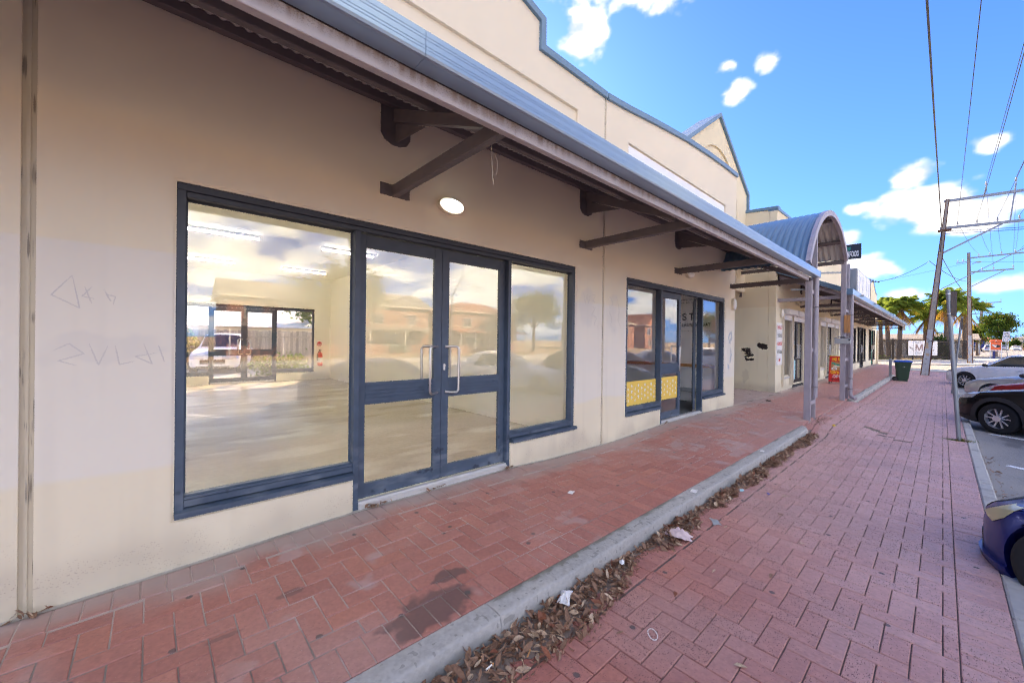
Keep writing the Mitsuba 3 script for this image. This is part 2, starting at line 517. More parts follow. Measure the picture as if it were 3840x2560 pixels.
pr('m_whitesign', (.80, .80, .79), .45, spec=.4)
pr('m_white', (.74, .74, .72), .4, spec=.5)
pr('m_cream', (.66, .60, .47), .5, spec=.4)
pr('m_room', (.82, .79, .69), .8, spec=.2)
pr('m_ceiling', (.82, .80, .72), .85, spec=.2)
pr('m_dark', (.02, .02, .022), .5, spec=.4)
pr('m_black', (.012, .012, .013), .35, spec=.5)
pr('m_rubber', (.022, .022, .023), .75, spec=.25)
pr('m_steel', (.62, .61, .59), .28, metallic=.95, spec=.5)
pr('m_alu', (.68, .68, .67), .4, metallic=.5, spec=.5)
pr('m_red', (.56, .025, .022), .4, spec=.5)
pr('m_yellow', (.86, .60, .03), .45, spec=.4)
pr('m_film', (.80, .56, .11), .5, spec=.4)
pr('m_orange', (.80, .16, .055), .4, spec=.5)
pr('m_tealgreen', (.02, .25, .19), .5, spec=.4)
pr('m_binlid', (.012, .075, .46), .38, spec=.5)
pr('m_bingreen', (.022, .052, .028), .5, spec=.4)
pr('m_wood', (.46, .235, .095), .6, spec=.3)
pr('m_greybox', (.36, .38, .39), .5, spec=.4)
pr('m_ironblack', (.028, .022, .018), .5, spec=.4)
pr('m_tile', (.34, .14, .085), .7, spec=.3)
pr('m_tilegrey', (.24, .22, .19), .7, spec=.3)
pr('m_winglass', (.025, .03, .035), .06, spec=.8)
pr('m_cyan', (.42, .66, .70), .5, spec=.4)
pr('m_charcoal', (.05, .052, .055), .6, spec=.3)
pr('m_greysign', (.33, .34, .35), .4, metallic=.3, spec=.4)
pr('m_scuff', (.60, .575, .53), .8, spec=.2)
pr('m_bluegrey', (.45, .48, .52), .7, spec=.2)
pr('m_blackpaint', (.025, .019, .017), .55, spec=.3)
pr('m_signbrown', (.30, .22, .20), .5, spec=.3)
pr('m_carpet', (.10, .11, .115), .9, spec=.1)
pr('m_lobby', (.84, .82, .78), .8, spec=.2)
scene['m_lens'] = {'type': 'principled', 'base_color': {'type': 'rgb', 'value': [.86, .85, .80]}, 'roughness': .3, 'specular': .5}
pr('m_signback', (.10, .082, .070), .5, spec=.3)
# ------------------------------------------------------------------ ground levels
PRX = [-6, -3, -.6, .4, 1.31, 3.18, 3.9, 5.3, 6.85, 8.6, 10.5, 14.5, 20, 30, 45]
PRZ = [-.11, -.10, -.07, -.035, .0, .004, -.03, -.04, .015, .02, -.02, -.03, -.02, .02, .03]


def zu(x, y):
    """top of the upper footpath"""
    t = np.clip(-np.asarray(y, float) / 1.6, 0, 1)
    return np.interp(x, PRX, PRZ) * (1 - t) + .031 * np.asarray(y, float)


def sst(a, b, x):
    t = np.clip((np.asarray(x, float) - a) / (b - a), 0, 1)
    return t * t * (3 - 2 * t)


def zl(x, y):
    """top of the lower pavement: ramps up to the footpath where the kerb is left out"""
    x, y = np.asarray(x, float), np.asarray(y, float)
    z = -.184 + .010 * (y + 1.77)
    gap = sst(9.05, 9.7, x) * (1 - sst(14.3, 14.9, x)) + sst(28.8, 30.0, x)
    ramp = np.clip((y + 2.75) / 1.1, 0, 1)
    zz = z + gap * (zu(x, -1.65) - z) * ramp
    far = sst(33, 38.5, x)
    return zz * (1 - far) + far * (-.16)


FX = [-400, 30, 36, 40.5, 47, 60, 80, 120, 250, 900]
FZ = [-.33, -.33, -.31, -.15, -.02, .05, .14, .26, .30, .5]


def zr(x, y=0):
    """road, side street and the ground beyond it, which rises a little"""
    return np.interp(x, FX, FZ) + 0 * np.asarray(y, float)


def sc(P):
    q = np.asarray(P, float) - EYE
    z = q @ fw
    f = 1475.77
    return 1920 + f * (q @ rt) / z, 1280 - f * (q @ up2) / z, z


# ------------------------------------------------------------------ the ground sheets
gx = np.array([-3000, -400, -100, 0, 30, 36, 40.5, 47, 60, 80, 120, 250, 900, 3000.])
gy = np.array([-3000, -400, -60, -26, 0, 60, 400, 3000.])
add('ground', grid_sheet(gx, gy, lambda X, Y: zr(X) - .16), 'm_dirt', kind='structure')
add('road', grid_sheet(np.array([-120, -20, 0, 15, 30, 36, 40.5, 47, 60, 80, 120, 250, 500.]), np.linspace(-25, -3.86, 12), lambda X, Y: zr(X)), 'm_asphalt', kind='structure')
add('side_street', grid_sheet(np.array([38.6, 40.5, 43, 46.0]), np.linspace(-3.9, 70, 12), lambda X, Y: zr(X) + .004), 'm_asphalt', kind='structure')
v = [[37.4, -3.85], [41.6, -3.3], [40.3, 30], [38.3, 30], [37.4, 0]]
add('side_street_apron', ext(Polygon([(37.2, -4.6), (40.2, -4.6), (39.6, 8), (39.6, 40), (37.2, 40)]), 'z', -.30, -.135), 'm_conc', kind='structure')
far_walk = Polygon([(44.0, 40), (44.2, 2), (46.8, -4.2), (52, -7.2), (400, -22), (400, -14.5), (58, -3.8), (47.6, 1.2), (47.6, 40)])
m = ext(far_walk, 'z', 0, .10)
m = xf(m); vv = np.array(m.vertices); vv[:, 2] += zr(vv[:, 0]) - .02; m = tm(vv, m.faces)
add('far_pavement', m, 'm_conc', kind='structure')
add('opposite_pavement', box(-120, 420, -29.5, -25.0, -.7, -.20), 'm_conc', kind='structure')
add('yard', box(-40, 36, 12.2, 34, -.4, -.02), 'm_conc', kind='structure')

# ------------------------------------------------------------------ paving


def paver(x0, x1, y0, y1, zf, r, g=.0030, tilt=True):
    x0 += g; x1 -= g; y0 += g; y1 -= g
    b = .0035
    dz = r.normal(0, .0011)
    tx, ty = (r.normal(0, .006), r.normal(0, .006)) if tilt else (0, 0)
    cx, cy = (x0 + x1) / 2, (y0 + y1) / 2
    a = r.normal(0, .004)
    P = np.array([[x0 + b, y0 + b], [x1 - b, y0 + b], [x1 - b, y1 - b], [x0 + b, y1 - b], [x0, y0], [x1, y0], [x1, y1], [x0, y1]])
    Q = P - [cx, cy]
    P = np.stack([Q[:, 0] - a * Q[:, 1] + cx, Q[:, 1] + a * Q[:, 0] + cy], 1)
    z = zf(P[:, 0], P[:, 1]) + dz + tx * Q[:, 0] + ty * Q[:, 1]
    z[4:] -= .004
    V = np.concatenate([np.column_stack([P, z]), np.column_stack([P[4:], z[4:] - .05])])
    F = [[0, 1, 2], [0, 2, 3]]
    for k in range(4):
        j = (k + 1) % 4
        F += [[4 + k, 4 + j, j], [4 + k, j, k], [8 + k, 8 + j, 4 + j], [8 + k, 4 + j, 4 + k]]
    return V, np.array(F)


def herringbone(x0, y0, w, xa, xb, ya, yb):
    out = []
    i0, i1 = int((xa - x0) / w) - 3, int((xb - x0) / w) + 3
    j0, j1 = int((ya - y0) / w) - 3, int((yb - y0) / w) + 3
    for i in range(i0, i1):
        for j in range(j0, j1):
            s = (i - j) % 4
            if s == 0:
                R = [x0 + i * w, x0 + (i + 2) * w, y0 + j * w, y0 + (j + 1) * w]
            elif s == 2:
                R = [x0 + i * w, x0 + (i + 1) * w, y0 + (j - 1) * w, y0 + (j + 1) * w]
            else:
                continue
            R = [max(R[0], xa), min(R[1], xb), max(R[2], ya), min(R[3], yb)]
            if R[1] - R[0] > .025 and R[3] - R[2] > .025:
                out.append(R)
    return out


def course(xa, xb, ya, yb, w):
    n = int((xb - xa) / w)
    return [[xa + k * w, xa + (k + 1) * w, ya, yb] for k in range(n)]


def pave(holder, rects, zf, sunk=()):
    items = []
    for R in rects:
        r = nr
        dz = 0
        cx, cy = (R[0] + R[1]) / 2, (R[2] + R[3]) / 2
        for sx, sy, d in sunk:
            if R[0] < sx < R[1] and R[2] < sy < R[3]:
                dz = d
        zz = (lambda d: (lambda X, Y: zf(X, Y) + d))(dz)
        V, F = paver(*R, zz, r, tilt=zf is zl or True)
        u, w_, z = sc([cx, cy, float(zf(cx, cy))])
        ok = z > .3 and -60 < u < 3900 and -60 < w_ < 2620
        score = (1.5 / z ** 3) if ok else 0
        items.append((score, V, F, (r.uniform(), r.uniform())))
    items.sort(key=lambda t: -t[0])
    for s, V, F, uvv in items[:300]:
        add('paver', tm(V, F), 'm_paver', holder, uv=np.tile(uvv, (len(V), 1)))
    vs, fs, us, n = [], [], [], 0
    for s, V, F, uvv in items[300:]:
        vs.append(V); fs.append(F + n); us.append(np.tile(uvv, (len(V), 1))); n += len(V)
    add('paver_field', tm(np.vstack(vs), np.vstack(fs)), 'm_paver', holder, uv=np.vstack(us), kind='stuff')


XS = np.concatenate([np.arange(-6, 12, .4), np.arange(12, 46, 1.0)])
KB, KF = -1.632, -1.772
ups = herringbone(.1, -1.405, .1245, -5.5, 41.5, -1.405, -.262)
ups += course(-5.5 + .012, 41.4, -.262, -.03, .121) + course(-5.5 + .05, 41.4, KB + .004, -1.405, .1228)
gapx = [(10.5, 14.5)]
ups += herringbone(.1, -1.405 + 14 * .1245, .1245, 10.62, 14.44, .03, 3.0)
lab('footpath', kind='structure')
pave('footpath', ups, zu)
add('bedding', grid_sheet(XS, np.array([KB + .01, -1.2, -.8, -.4, -.06, 3.2]), lambda X, Y: zu(X, np.minimum(Y, 0)) - .0042), 'm_sand', 'footpath')
add('mortar_strip', [tm(*(lambda m: (np.asarray(m.vertices) + [0, 0, 0], m.faces))(grid_sheet(np.arange(-5.5, 10.6, .3), np.array([-.034, .03]), lambda X, Y: zu(X, Y) + .0035)))], 'm_conc', 'footpath')
lows = herringbone(.0, -2.028, .120, -4.5, 37.3, -3.532, -2.014)
lows += course(-4.5, 37.2, -2.014, KF - .004, .1205) + course(-4.5 + .03, 37.2, -3.762, -3.532, .1205)
ex = herringbone(.1, -1.405, .1245, 9.36, 14.55, KF - .0, KB + .0) + herringbone(.1, -1.405, .1245, 29.25, 37.3, KF, KB)
lab('pavement', kind='structure')
SUNK = [(10.65, -2.53, -.026), (10.47, -2.64, -.034), (10.92, -2.77, -.020), (10.10, -2.79, -.020), (9.86, -2.92, -.014), (10.75, -2.42, -.016)]
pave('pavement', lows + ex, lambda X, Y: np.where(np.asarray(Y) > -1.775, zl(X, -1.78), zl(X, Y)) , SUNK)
add('bedding', grid_sheet(XS[XS < 38], np.linspace(KF + .15, -3.77, 14), lambda X, Y: zl(X, np.minimum(Y, -1.78)) - .011), 'm_sand', 'pavement')

# concrete kerb between footpath and pavement, in lengths with open joints
lab('kerb', kind='structure')


def kerb_piece(xa, xb, end=None, top=lambda x: -.053):
    n = max(3, int((xb - xa) / .12))
    xs = np.linspace(xa, xb, n)
    rows = []
    for x in xs:
        t = 0
        if end == 'far':
            t = max(0, (x - (xb - .30)) / .30)
        if end == 'near':
            t = max(0, ((xa + .30) - x) / .30)
        f = KF + .11 * t * t
        zt = top(x) - .012 * t
        wob = .0025 * math.sin(x * 7.3) + .0015 * math.sin(x * 23)
        rows.append([[x, KB, -.30], [x, KB, zt], [x, KB - .03, zt + .001], [x, f + .030, zt - .002], [x, f + .012 + wob, zt - .007], [x, f + .003 + wob, zt - .018], [x, f - .002, zt - .06], [x, f - .006, -.30]])
    V = np.array(rows).reshape(-1, 3)
    k = 8
    F = []
    for i in range(n - 1):
        for j in range(k):
            a, b = i * k + j, i * k + (j + 1) % k
            F.append([a, a + k, b + k, b])
    F = np.array(F)
    caps = [[0, j, j + 1] for j in range(1, k - 1)] + [[(n - 1) * k, (n - 1) * k + j + 1, (n - 1) * k + j] for j in range(1, k - 1)]
    m = tm(V, F)
    return tm(V, np.vstack([m.faces, caps]))


cuts = [-5.4, -3.8, -2.4, -1.1, .2, 1.475, 2.75, 4.0, 5.3, 6.6, 7.9, 9.28]
for a, b in zip(cuts[:-1], cuts[1:]):
    add('kerb_length', kerb_piece(a + .002, b - .002, 'far' if b > 9 else None), 'm_kerb', 'kerb', smooth=35)
cuts = [14.62, 16.5, 18.4, 20.3, 22.2, 24.1, 26, 27.6, 29.2]
for a, b in zip(cuts[:-1], cuts[1:]):
    add('kerb_length', kerb_piece(a + .002, b - .002, 'near' if a < 14.7 else ('far' if b > 29 else None), top=lambda x: -.050), 'm_kerb', 'kerb', smooth=35)
lab('road_kerb', kind='structure')
for k in range(34):
    a = -4.5 + 1.22 * k
    add('kerb_length', bar((a + .004, -3.825, -.32), (a + 1.216, -3.825, -.32), .118, .236 + .008 * (k % 3 == 1), c=.012), 'm_conc', 'road_kerb')
add('kerb_length', [box(-120, 420, -25.1, -24.9, -.6, -.19)], 'm_conc', 'road_kerb')
# painted bay lines on the road, angled like the parked cars
TH = math.radians(33)
HD = np.array([math.sin(TH), math.cos(TH)])              # the way the parked cars point
for k in range(9):
    x0 = 3.35 + 3.22 * k
    p = np.array([x0, -4.15]); q = p - HD * 5.2
    n = np.array([HD[1], -HD[0]]) * .05
    poly = Polygon([p + n, q + n, q - n, p - n])
    mm = ext(poly, 'z', -.331, -.326)
    add('bay_line', mm, 'm_whitesign', 'road')
# ------------------------------------------------------------------ the empty shop and the laundry beside it: one rendered building
SB = thing('shop_building', 'cream rendered shop building with two navy framed shopfronts under the near awning', 'building')


def wall_open(x0, xm, xd, x1, sill, top, dsill=-.3):
    """opening of a shopfront: window, door gap, window"""
    return unary_union([sbox(x0, sill, x1, top), sbox(xm, dsill, xd, top)])


OP1 = wall_open(.114, 1.301, 3.145, 4.344, .285, 2.548)
OP2 = wall_open(5.657, 6.835, 8.698, 9.902, .297, 2.560)
gable = [(3.640, 5.235), (3.640, 5.575), (2.25, 5.965), (.86, 5.575), (.86, 5.235)]
pan1 = Polygon([(-.488, -.3), (4.975, -.3), (4.975, 5.235)] + gable + [(-.488, 5.235)])
arc2 = [(5.02, 5.235), (5.576, 5.290), (6.6, 5.420), (7.784, 5.548), (8.8, 5.612), (9.796, 5.646), (10.555, 5.652)]
pan2 = Polygon([(5.02, -.3), (10.555, -.3)] + arc2[::-1])
pan0 = Polygon([(-5.6, -.3), (-.545, -.3), (-.545, 5.235), (-5.6, 5.235)])
for poly, rec, op in ((pan0, None, None), (pan1, sbox(.155, 3.92, 4.343, 4.724), OP1), (pan2, sbox(5.648, 3.92, 9.852, 4.724), OP2)):
    p = poly if op is None else poly.difference(op)
    M = man(weld(ext(p, 'y', 0.0, .20)))
    if rec is not None:
        M = M - man(weld(ext(rec, 'y', -.1, .038)))
    # eased edges along the panel joints: a small reveal round each opening
    if op is not None:
        M = M - man(weld(ext(op.buffer(.016, join_style=2), 'y', -.1, .008)))
    add('wall_panel', weld(frm(M)), 'm_wall', SB)
add('joint_sealant', [box(-.546, -.487, .016, .19, -.3, 5.235), box(-.525, -.511, .010, .018, -.1, 5.235)], 'm_seal', SB)
add('joint_sealant', box(4.974, 5.021, .014, .19, -.3, 5.235), 'm_seal', SB)
add('sign_panel', box(5.672, 9.828, 0.020, .036, 3.94, 4.700, .004), 'm_whitesign', SB, label='white sign board set in the recess above the laundry')
add('end_wall', box(10.36, 10.5535, .202, 12.1, -.3, 5.30), 'm_wall', SB)
# sheet metal cappings along the parapet
cap_paths = [[(-5.6, 5.235), (.86, 5.235), (.86, 5.575), (2.25, 5.965), (3.640, 5.575), (3.640, 5.235), (5.0, 5.235)], arc2]
for pth in cap_paths:
    cp = LineString(pth[::-1]).buffer(.088, single_sided=True, join_style=2)
    if cp.representative_point().y < 5.2:
        cp = LineString(pth).buffer(.088, single_sided=True, join_style=2)
    add('parapet_capping', weld(ext(cp, 'y', -.042, .26)), 'm_roofblue', SB)
add('roof', box(-5.6, 10.5, .3, 12.0, 4.55, 4.65), 'm_galv', SB)


def frame_parts(x0, x1, z0, z1, y0, y1, l, r, b, t):
    ms = []
    if l: ms.append(box(x0, x0 + l, y0, y1, z0, z1, .003))
    if r: ms.append(box(x1 - r, x1, y0, y1, z0, z1, .003))
    if b: ms.append(box(x0 + l + .0005, x1 - r - .0005, y0 + .002, y1 - .002, z0, z0 + b, .003))
    if t: ms.append(box(x0 + l + .0005, x1 - r - .0005, y0 + .002, y1 - .002, z1 - t, z1, .003))
    return ms


def shopfront(H, x0, xm0, xm1, xd0, xd1, x1, sill, top, open_right=False, F=lambda m: m, film=False):
    """H: the building's key. F places the finished meshes (the back of the shop uses the same shopfront turned round)."""
    y0, y1, yg = .012, .112, .100
    xc = (xm1 + xd0) / 2

    def put(name, ms, mat, par, **kw):
        return add(name, F(cat_(ms) if isinstance(ms, list) else ms), mat, par, **kw)
    # head over the whole front, in two lines with a shadow gap
    fr = free(H + '__shop_frame')
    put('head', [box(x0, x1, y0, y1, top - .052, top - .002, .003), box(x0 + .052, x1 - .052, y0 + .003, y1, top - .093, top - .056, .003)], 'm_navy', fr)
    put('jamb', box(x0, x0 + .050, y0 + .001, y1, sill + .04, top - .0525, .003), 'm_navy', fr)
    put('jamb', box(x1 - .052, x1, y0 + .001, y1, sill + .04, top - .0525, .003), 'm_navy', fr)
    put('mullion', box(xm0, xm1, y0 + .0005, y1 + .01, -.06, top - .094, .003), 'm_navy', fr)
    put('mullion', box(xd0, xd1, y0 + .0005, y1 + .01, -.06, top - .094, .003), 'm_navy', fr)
    for k, (a, b) in enumerate(((x0 + .050, xm0), (xd1, x1 - .052))):
        w = free(H + '__window')
        put('frame', [box(a, b, y0 + .004, y1 - .004, sill + .062, sill + .108, .003), box(a, b, y0 + .010, y1 - .004, sill + .110, sill + .128, .002),
                      box(a, b, .040, .094, sill + .128, sill + .140, .002), box(a, b, .092, .100, top - .106, top - .094), box(a, a + .012, .092, .099, sill + .13, top - .106), box(b - .012, b, .092, .099, sill + .13, top - .106)], 'm_navy', w)
        put('pane', tm([[a, yg, sill + .12], [b, yg, sill + .12], [b, yg, top - .092], [a, yg, top - .092]], [[0, 1, 2, 3]]), 'm_glass', w)
        sa, sb_ = (x0 + .002 if k == 0 else xd1 + .034), (xm0 - .001 if k == 0 else x1 + .042)
        put('sill', ext(Polygon([(-.022, sill + .002), (-.022, sill + .040), (.010, sill + .050), (.112, sill + .058), (.112, sill + .002)]), 'x', sa, sb_), 'm_navy', w)
        if film and k == 0:
            put('patterned_film', film_sheet(a + .004, b - .002, .430, .842, yg - .006), 'm_film', w, label='yellow window film printed with white clothes and bottles')
            put('film_print', film_print(a + .02, b - .02, .45, .83, yg - .0075, 3), 'm_whitesign', w)
    put('threshold', [box(xm1, xd0, -.004, .15, -.06, .046, .003), box(xm1, xd0, .02, .06, .046, .064, .003)], 'm_alu', H)
    for k, (a, b) in enumerate(((xm1 + .003, xc - .002), (xc + .002, xd0 - .003))):
        d = free(H + '__door')
        G = (lambda m: m)
        if k == 1 and open_right:
            def G(m, b=b):                                   # swung inwards about its right edge
                V = np.array(m.vertices)
                a_ = math.radians(24.5)
                sd_, td_ = b - V[:, 0], V[:, 1] - .07
                return tm(np.column_stack([b + .012 + sd_ * math.cos(a_) - td_ * math.sin(a_), .150 + sd_ * math.sin(a_) + td_ * math.cos(a_), V[:, 2]]), np.asarray(m.faces)[:, ::-1])
        P = lambda name, ms, mat, par, G=G, **kw: put(name, G(cat_(ms) if isinstance(ms, list) else ms), mat, par, **kw)
        ya, yb = .070, .112
        sl, sr = (.072, .086) if k == 0 else (.086, .084)
        P('stile', box(a, a + sl, ya, yb, .068, top - .100, .003), 'm_navy', d)
        P('stile', box(b - sr, b, ya, yb, .068, top - .100, .003), 'm_navy', d)
        P('top_rail', box(a + sl, b - sr, ya + .002, yb - .002, top - .212, top - .100, .003), 'm_navy', d)
        P('bottom_rail', box(a + sl, b - sr, ya + .002, yb - .002, .068, .196, .003), 'm_navy', d)
        P('mid_rail', [box(a + sl, b - sr, ya + .006, yb - .006, .911, 1.111)] + [box(a + sl, b - sr, ya - .001, ya + .006, z, z + h, .0015) for z, h in ((.911, .024), (.938, .030), (.971, .030), (1.004, .030), (1.037, .040), (1.080, .031))], 'm_navy', d)
        for z0, z1 in ((1.111, top - .212), (.196, .911)):
            P('pane', tm([[a + sl, .094, z0], [b - sr, .094, z0], [b - sr, .094, z1], [a + sl, .094, z1]], [[0, 1, 2, 3]]), 'm_glass', d)
        if film and k == 0:
            P('patterned_film', film_sheet(a + sl + .002, b - sr - .002, .430, .853, .088), 'm_film', d, label='yellow printed film on the lower door glass')
            P('film_print', film_print(a + sl + .02, b - sr - .02, .45, .84, .0865, 9), 'm_whitesign', d)
        s = -1 if k == 0 else 1
        xb = (b - .045) if k == 0 else (a + .045)
        xo = xb + s * .125
        if not (k == 1 and open_right):
            def bow(yo):
                pts = [(xb, ya + .005, 1.436), (xb + s * .02, yo + .02 * np.sign(ya - yo), 1.436)]
                y = yo
                c = [(xb, .072 if yo < .07 else .108, 1.436), (xb + s * .06, (yo + .07) / 2, 1.440), (xo - s * .02, yo, 1.438), (xo, yo, 1.415), (xo, yo, 1.2), (xo, yo, .985), (xo - s * .02, yo, .962), (xb + s * .06, (yo + .07) / 2, .960), (xb, .072 if yo < .07 else .108, .964)]
                return tube(c, .0135, 10)
            P('handle', bow(.005), 'm_steel', d, smooth=50)
            P('handle', bow(.175), 'm_steel', d, smooth=50)
        if k == 1 and not open_right:
            P('lock', [box(a + .022, a + .044, ya - .003, ya, 1.19, 1.26, .002), box(a + .028, a + .038, ya - .006, ya - .003, 1.21, 1.245, .002)], 'm_alu', d)


def film_sheet(a, b, z0, z1, y):
    return box(a, b, y, y + .0012, z0, z1)


def film_print(a, b, z0, z1, y, seed):
    r = random.Random(seed)
    out = []
    nx, nz = int((b - a) / .105), 4
    for i in range(nx):
        for j in range(nz):
            cx = a + (i + .5) * (b - a) / nx
            cz = z0 + (j + .5 + .25 * (i % 2 * 2 - 1)) * (z1 - z0) / nz
            if not (z0 + .03 < cz < z1 - .03):
                continue
            k = (i * 3 + j * 2) % 4
            if k == 0:
                g = unary_union([Point(.017 * math.cos(t), .017 * math.sin(t)).buffer(.008, 6) for t in np.arange(6) * math.pi / 3] + [Point(0, 0).buffer(.006, 6)])
            elif k == 1:
                g = unary_union([sbox(-.017, -.026, .017, .004), sbox(-.008, .004, .008, .020), sbox(-.004, .02, .004, .03)]).difference(sbox(-.009, -.018, .009, -.006))
            elif k == 2:
                g = Polygon([(-.028, .012), (-.012, .024), (.012, .024), (.028, .012), (.021, .0), (.013, .006), (.013, -.026), (-.013, -.026), (-.013, .006), (-.021, .0)])
            else:
                g = Point(0, 0).buffer(.020, 10).difference(Point(0, 0).buffer(.011, 10)).union(Point(0, 0).buffer(.005, 6))
            g = affinity.translate(affinity.scale(affinity.rotate(g, r.uniform(-12, 12)), 1.0, 1.0), cx, cz)
            out.append(ext(g, 'y', y, y + .0012))
    return cat_(out)


shopfront(SB, .114, 1.301, 1.349, 3.101, 3.145, 4.344, .285, 2.548)
shopfront(SB, 5.657, 6.835, 6.882, 8.650, 8.698, 9.902, .297, 2.560, open_right=True, film=True)
# the far side of the empty shop has the same front
shopfront(SB, .114, 1.301, 1.349, 3.101, 3.145, 4.344, .285, 2.548, F=lambda m: tm(np.asarray(m.vertices) * [1, -1, 1] + [0, 12.1, 0], np.asarray(m.faces)[:, ::-1]))
add('rear_wall', weld(ext(sbox(-.488, -.3, 10.36, 4.5).difference(OP1), 'y', 11.90, 12.1)), 'm_room', SB)
add('added_rear_eave', box(-.6, 10.5, 12.1, 13.6, 2.70, 2.78), 'm_galv', SB)  # unseen eave, added to cut the sun entering the back windows
add('room_wall', [box(4.88, 5.02, .202, 11.898, -.05, 4.5)], 'm_room', SB)
add('room_wall', [box(-.60, -.42, .202, 11.898, -.05, 4.5)], 'm_room', SB)
# inner face of the front wall
add('room_wall', weld(ext(sbox(-.42, -.1, 4.88, 3.7).difference(OP1), 'y', .2005, .212)), 'm_room', SB)
add('ceiling', box(-.42, 4.88, .212, 11.898, 3.62, 3.66), 'm_ceiling', SB)
add('floor', box(-.5, 4.95, .16, 11.95, -.1, .020), 'm_floor', SB)
add('power_outlet', box(4.866, 4.880, 10.6, 10.72, .22, .30, .004), 'm_white', SB)
for x, y in ((.43, 2.6), (2.86, 2.6), (.43, 6.2), (2.86, 6.2), (.43, 9.85), (2.86, 9.85)):
    t = thing('ceiling_light', 'lit fluorescent batten light on the ceiling of the empty shop', 'light', 'fluorescent lights in the empty shop')
    add('housing', ext(Polygon([(y - .05, 3.618), (y + .05, 3.618), (y + .035, 3.572), (y - .035, 3.572)]), 'x', x, x + 1.22), 'm_white', t)
    scene[free(t + '__tube')] = mikit.ply(tube([(x + .02, y, 3.548), (x + 1.2, y, 3.548)], .019, 10), 'm_lens', smooth=40, emitter={'type': 'area', 'radiance': {'type': 'rgb', 'value': [5.2, 5.1, 4.8]}})
t = thing('fire_extinguisher', 'red fire extinguisher on the back wall of the empty shop', 'fire extinguisher')
add('cylinder', xf(lathe([(0, 0), (.075, .01), (.08, .04), (.08, .42), (.06, .48), (.025, .50), (0, .50)], 20), (4.50, 11.80, .50)), 'm_red', t, smooth=40)
add('valve', [xf(lathe([(0, 0), (.02, 0), (.02, .07), (0, .07)], 10), (4.50, 11.80, 1.0)), box(4.46, 4.54, 11.78, 11.82, 1.06, 1.09), tube([(4.47, 11.78, 1.05), (4.40, 11.76, .95), (4.40, 11.75, .7)], .012, 6)], 'm_black', t)
add('label', xf(lathe([(.0805, .14), (.0805, .3)], 20), (4.50, 11.80, .50)), 'm_white', t)
add('sign', lathe([(0, 0), (.08, 0), (.08, .004), (0, .004)], 20, 'y'), 'm_red', t) if False else None
t = thing('extinguisher_sign', 'round red sign above the fire extinguisher', 'sign')
add('disc', xf(lathe([(0, 0), (.085, 0), (.085, .004), (0, .004)], 24, 'y'), (4.5, 11.894, 1.30)), 'm_red', t)
add('band', [box(4.43, 4.57, 11.886, 11.889, 1.30, 1.315), box(4.44, 4.56, 11.886, 11.889, 1.265, 1.28)], 'm_white', t)

# laundry interior seen through its glass and the open door
add('laundry_wall', box(5.022, 10.34, 3.3, 3.42, -.05, 3.6), 'm_lobby', SB)
add('laundry_wall', box(5.022, 5.10, .215, 3.3, -.05, 3.6), 'm_lobby', SB)
add('laundry_wall', box(10.26, 10.36, .215, 3.3, -.05, 3.6), 'm_lobby', SB)
add('laundry_wall', weld(ext(sbox(5.1, -.1, 10.26, 3.3).difference(OP2), 'y', .2005, .212)), 'm_lobby', SB)
add('laundry_ceiling', box(5.022, 10.36, .212, 3.42, 3.0, 3.05), 'm_ceiling', SB)
add('laundry_floor', box(5.03, 10.35, .16, 3.4, -.1, .024), 'm_carpet', SB)
bench = free(SB + '__laundry_bench')
add('top', box(9.97, 10.258, .32, 3.2, .905, .965, .004), 'm_wood', bench)
add('body', [box(10.03, 10.258, .33, 3.2, .37, .904), box(10.05, 10.258, .33, 3.2, .03, .269)], 'm_white', bench)
add('ledge', box(9.99, 10.258, .325, 3.2, .27, .369, .004), 'm_greybox', bench)
let = thing('wall_lettering', 'black lettering on the pale side wall inside the laundry, seen through the open door', 'lettering')
for s, h, y, z, bold, wid in (('Washer and Dryer', .050, 1.262, 2.602, False, None), ('minutes. Aside from', .032, 1.262, 2.530, False, None), ('S', .172, 1.178, 2.095, True, .118), ('T', .172, 1.003, 2.095, True, .13), ('LAUNDROMAT', .083, 1.178, 1.928, True, .715)):
    sq = 1.0 if wid is None else wid / width(s, h, bold)
    add('letters', text(s, h, (10.2595, y, z), (0, -1, 0), (0, 0, 1), .003, bold, sq), 'm_charcoal', let)
add('rule', box(10.256, 10.2595, .4, 1.5, 1.815, 1.819), 'm_charcoal', let)
# small pinboard pole and fittings behind the left laundry pane
t = thing('drying_rack', 'white upright rail standing behind the left laundry window', 'rail')
add('upright', tube([(6.30, .75, .02), (6.30, .75, 1.9)], .014, 8), 'm_white', t)
add('foot', box(6.12, 6.48, .60, .90, .024, .045, .004), 'm_white', t)
t = thing('rail_post', 'thin white post standing behind the right laundry window', 'post')
add('upright', tube([(9.42, .42, .02), (9.42, .42, 1.45)], .017, 8), 'm_white', t)
add('foot', box(9.34, 9.50, .34, .50, .024, .04, .004), 'm_white', t)

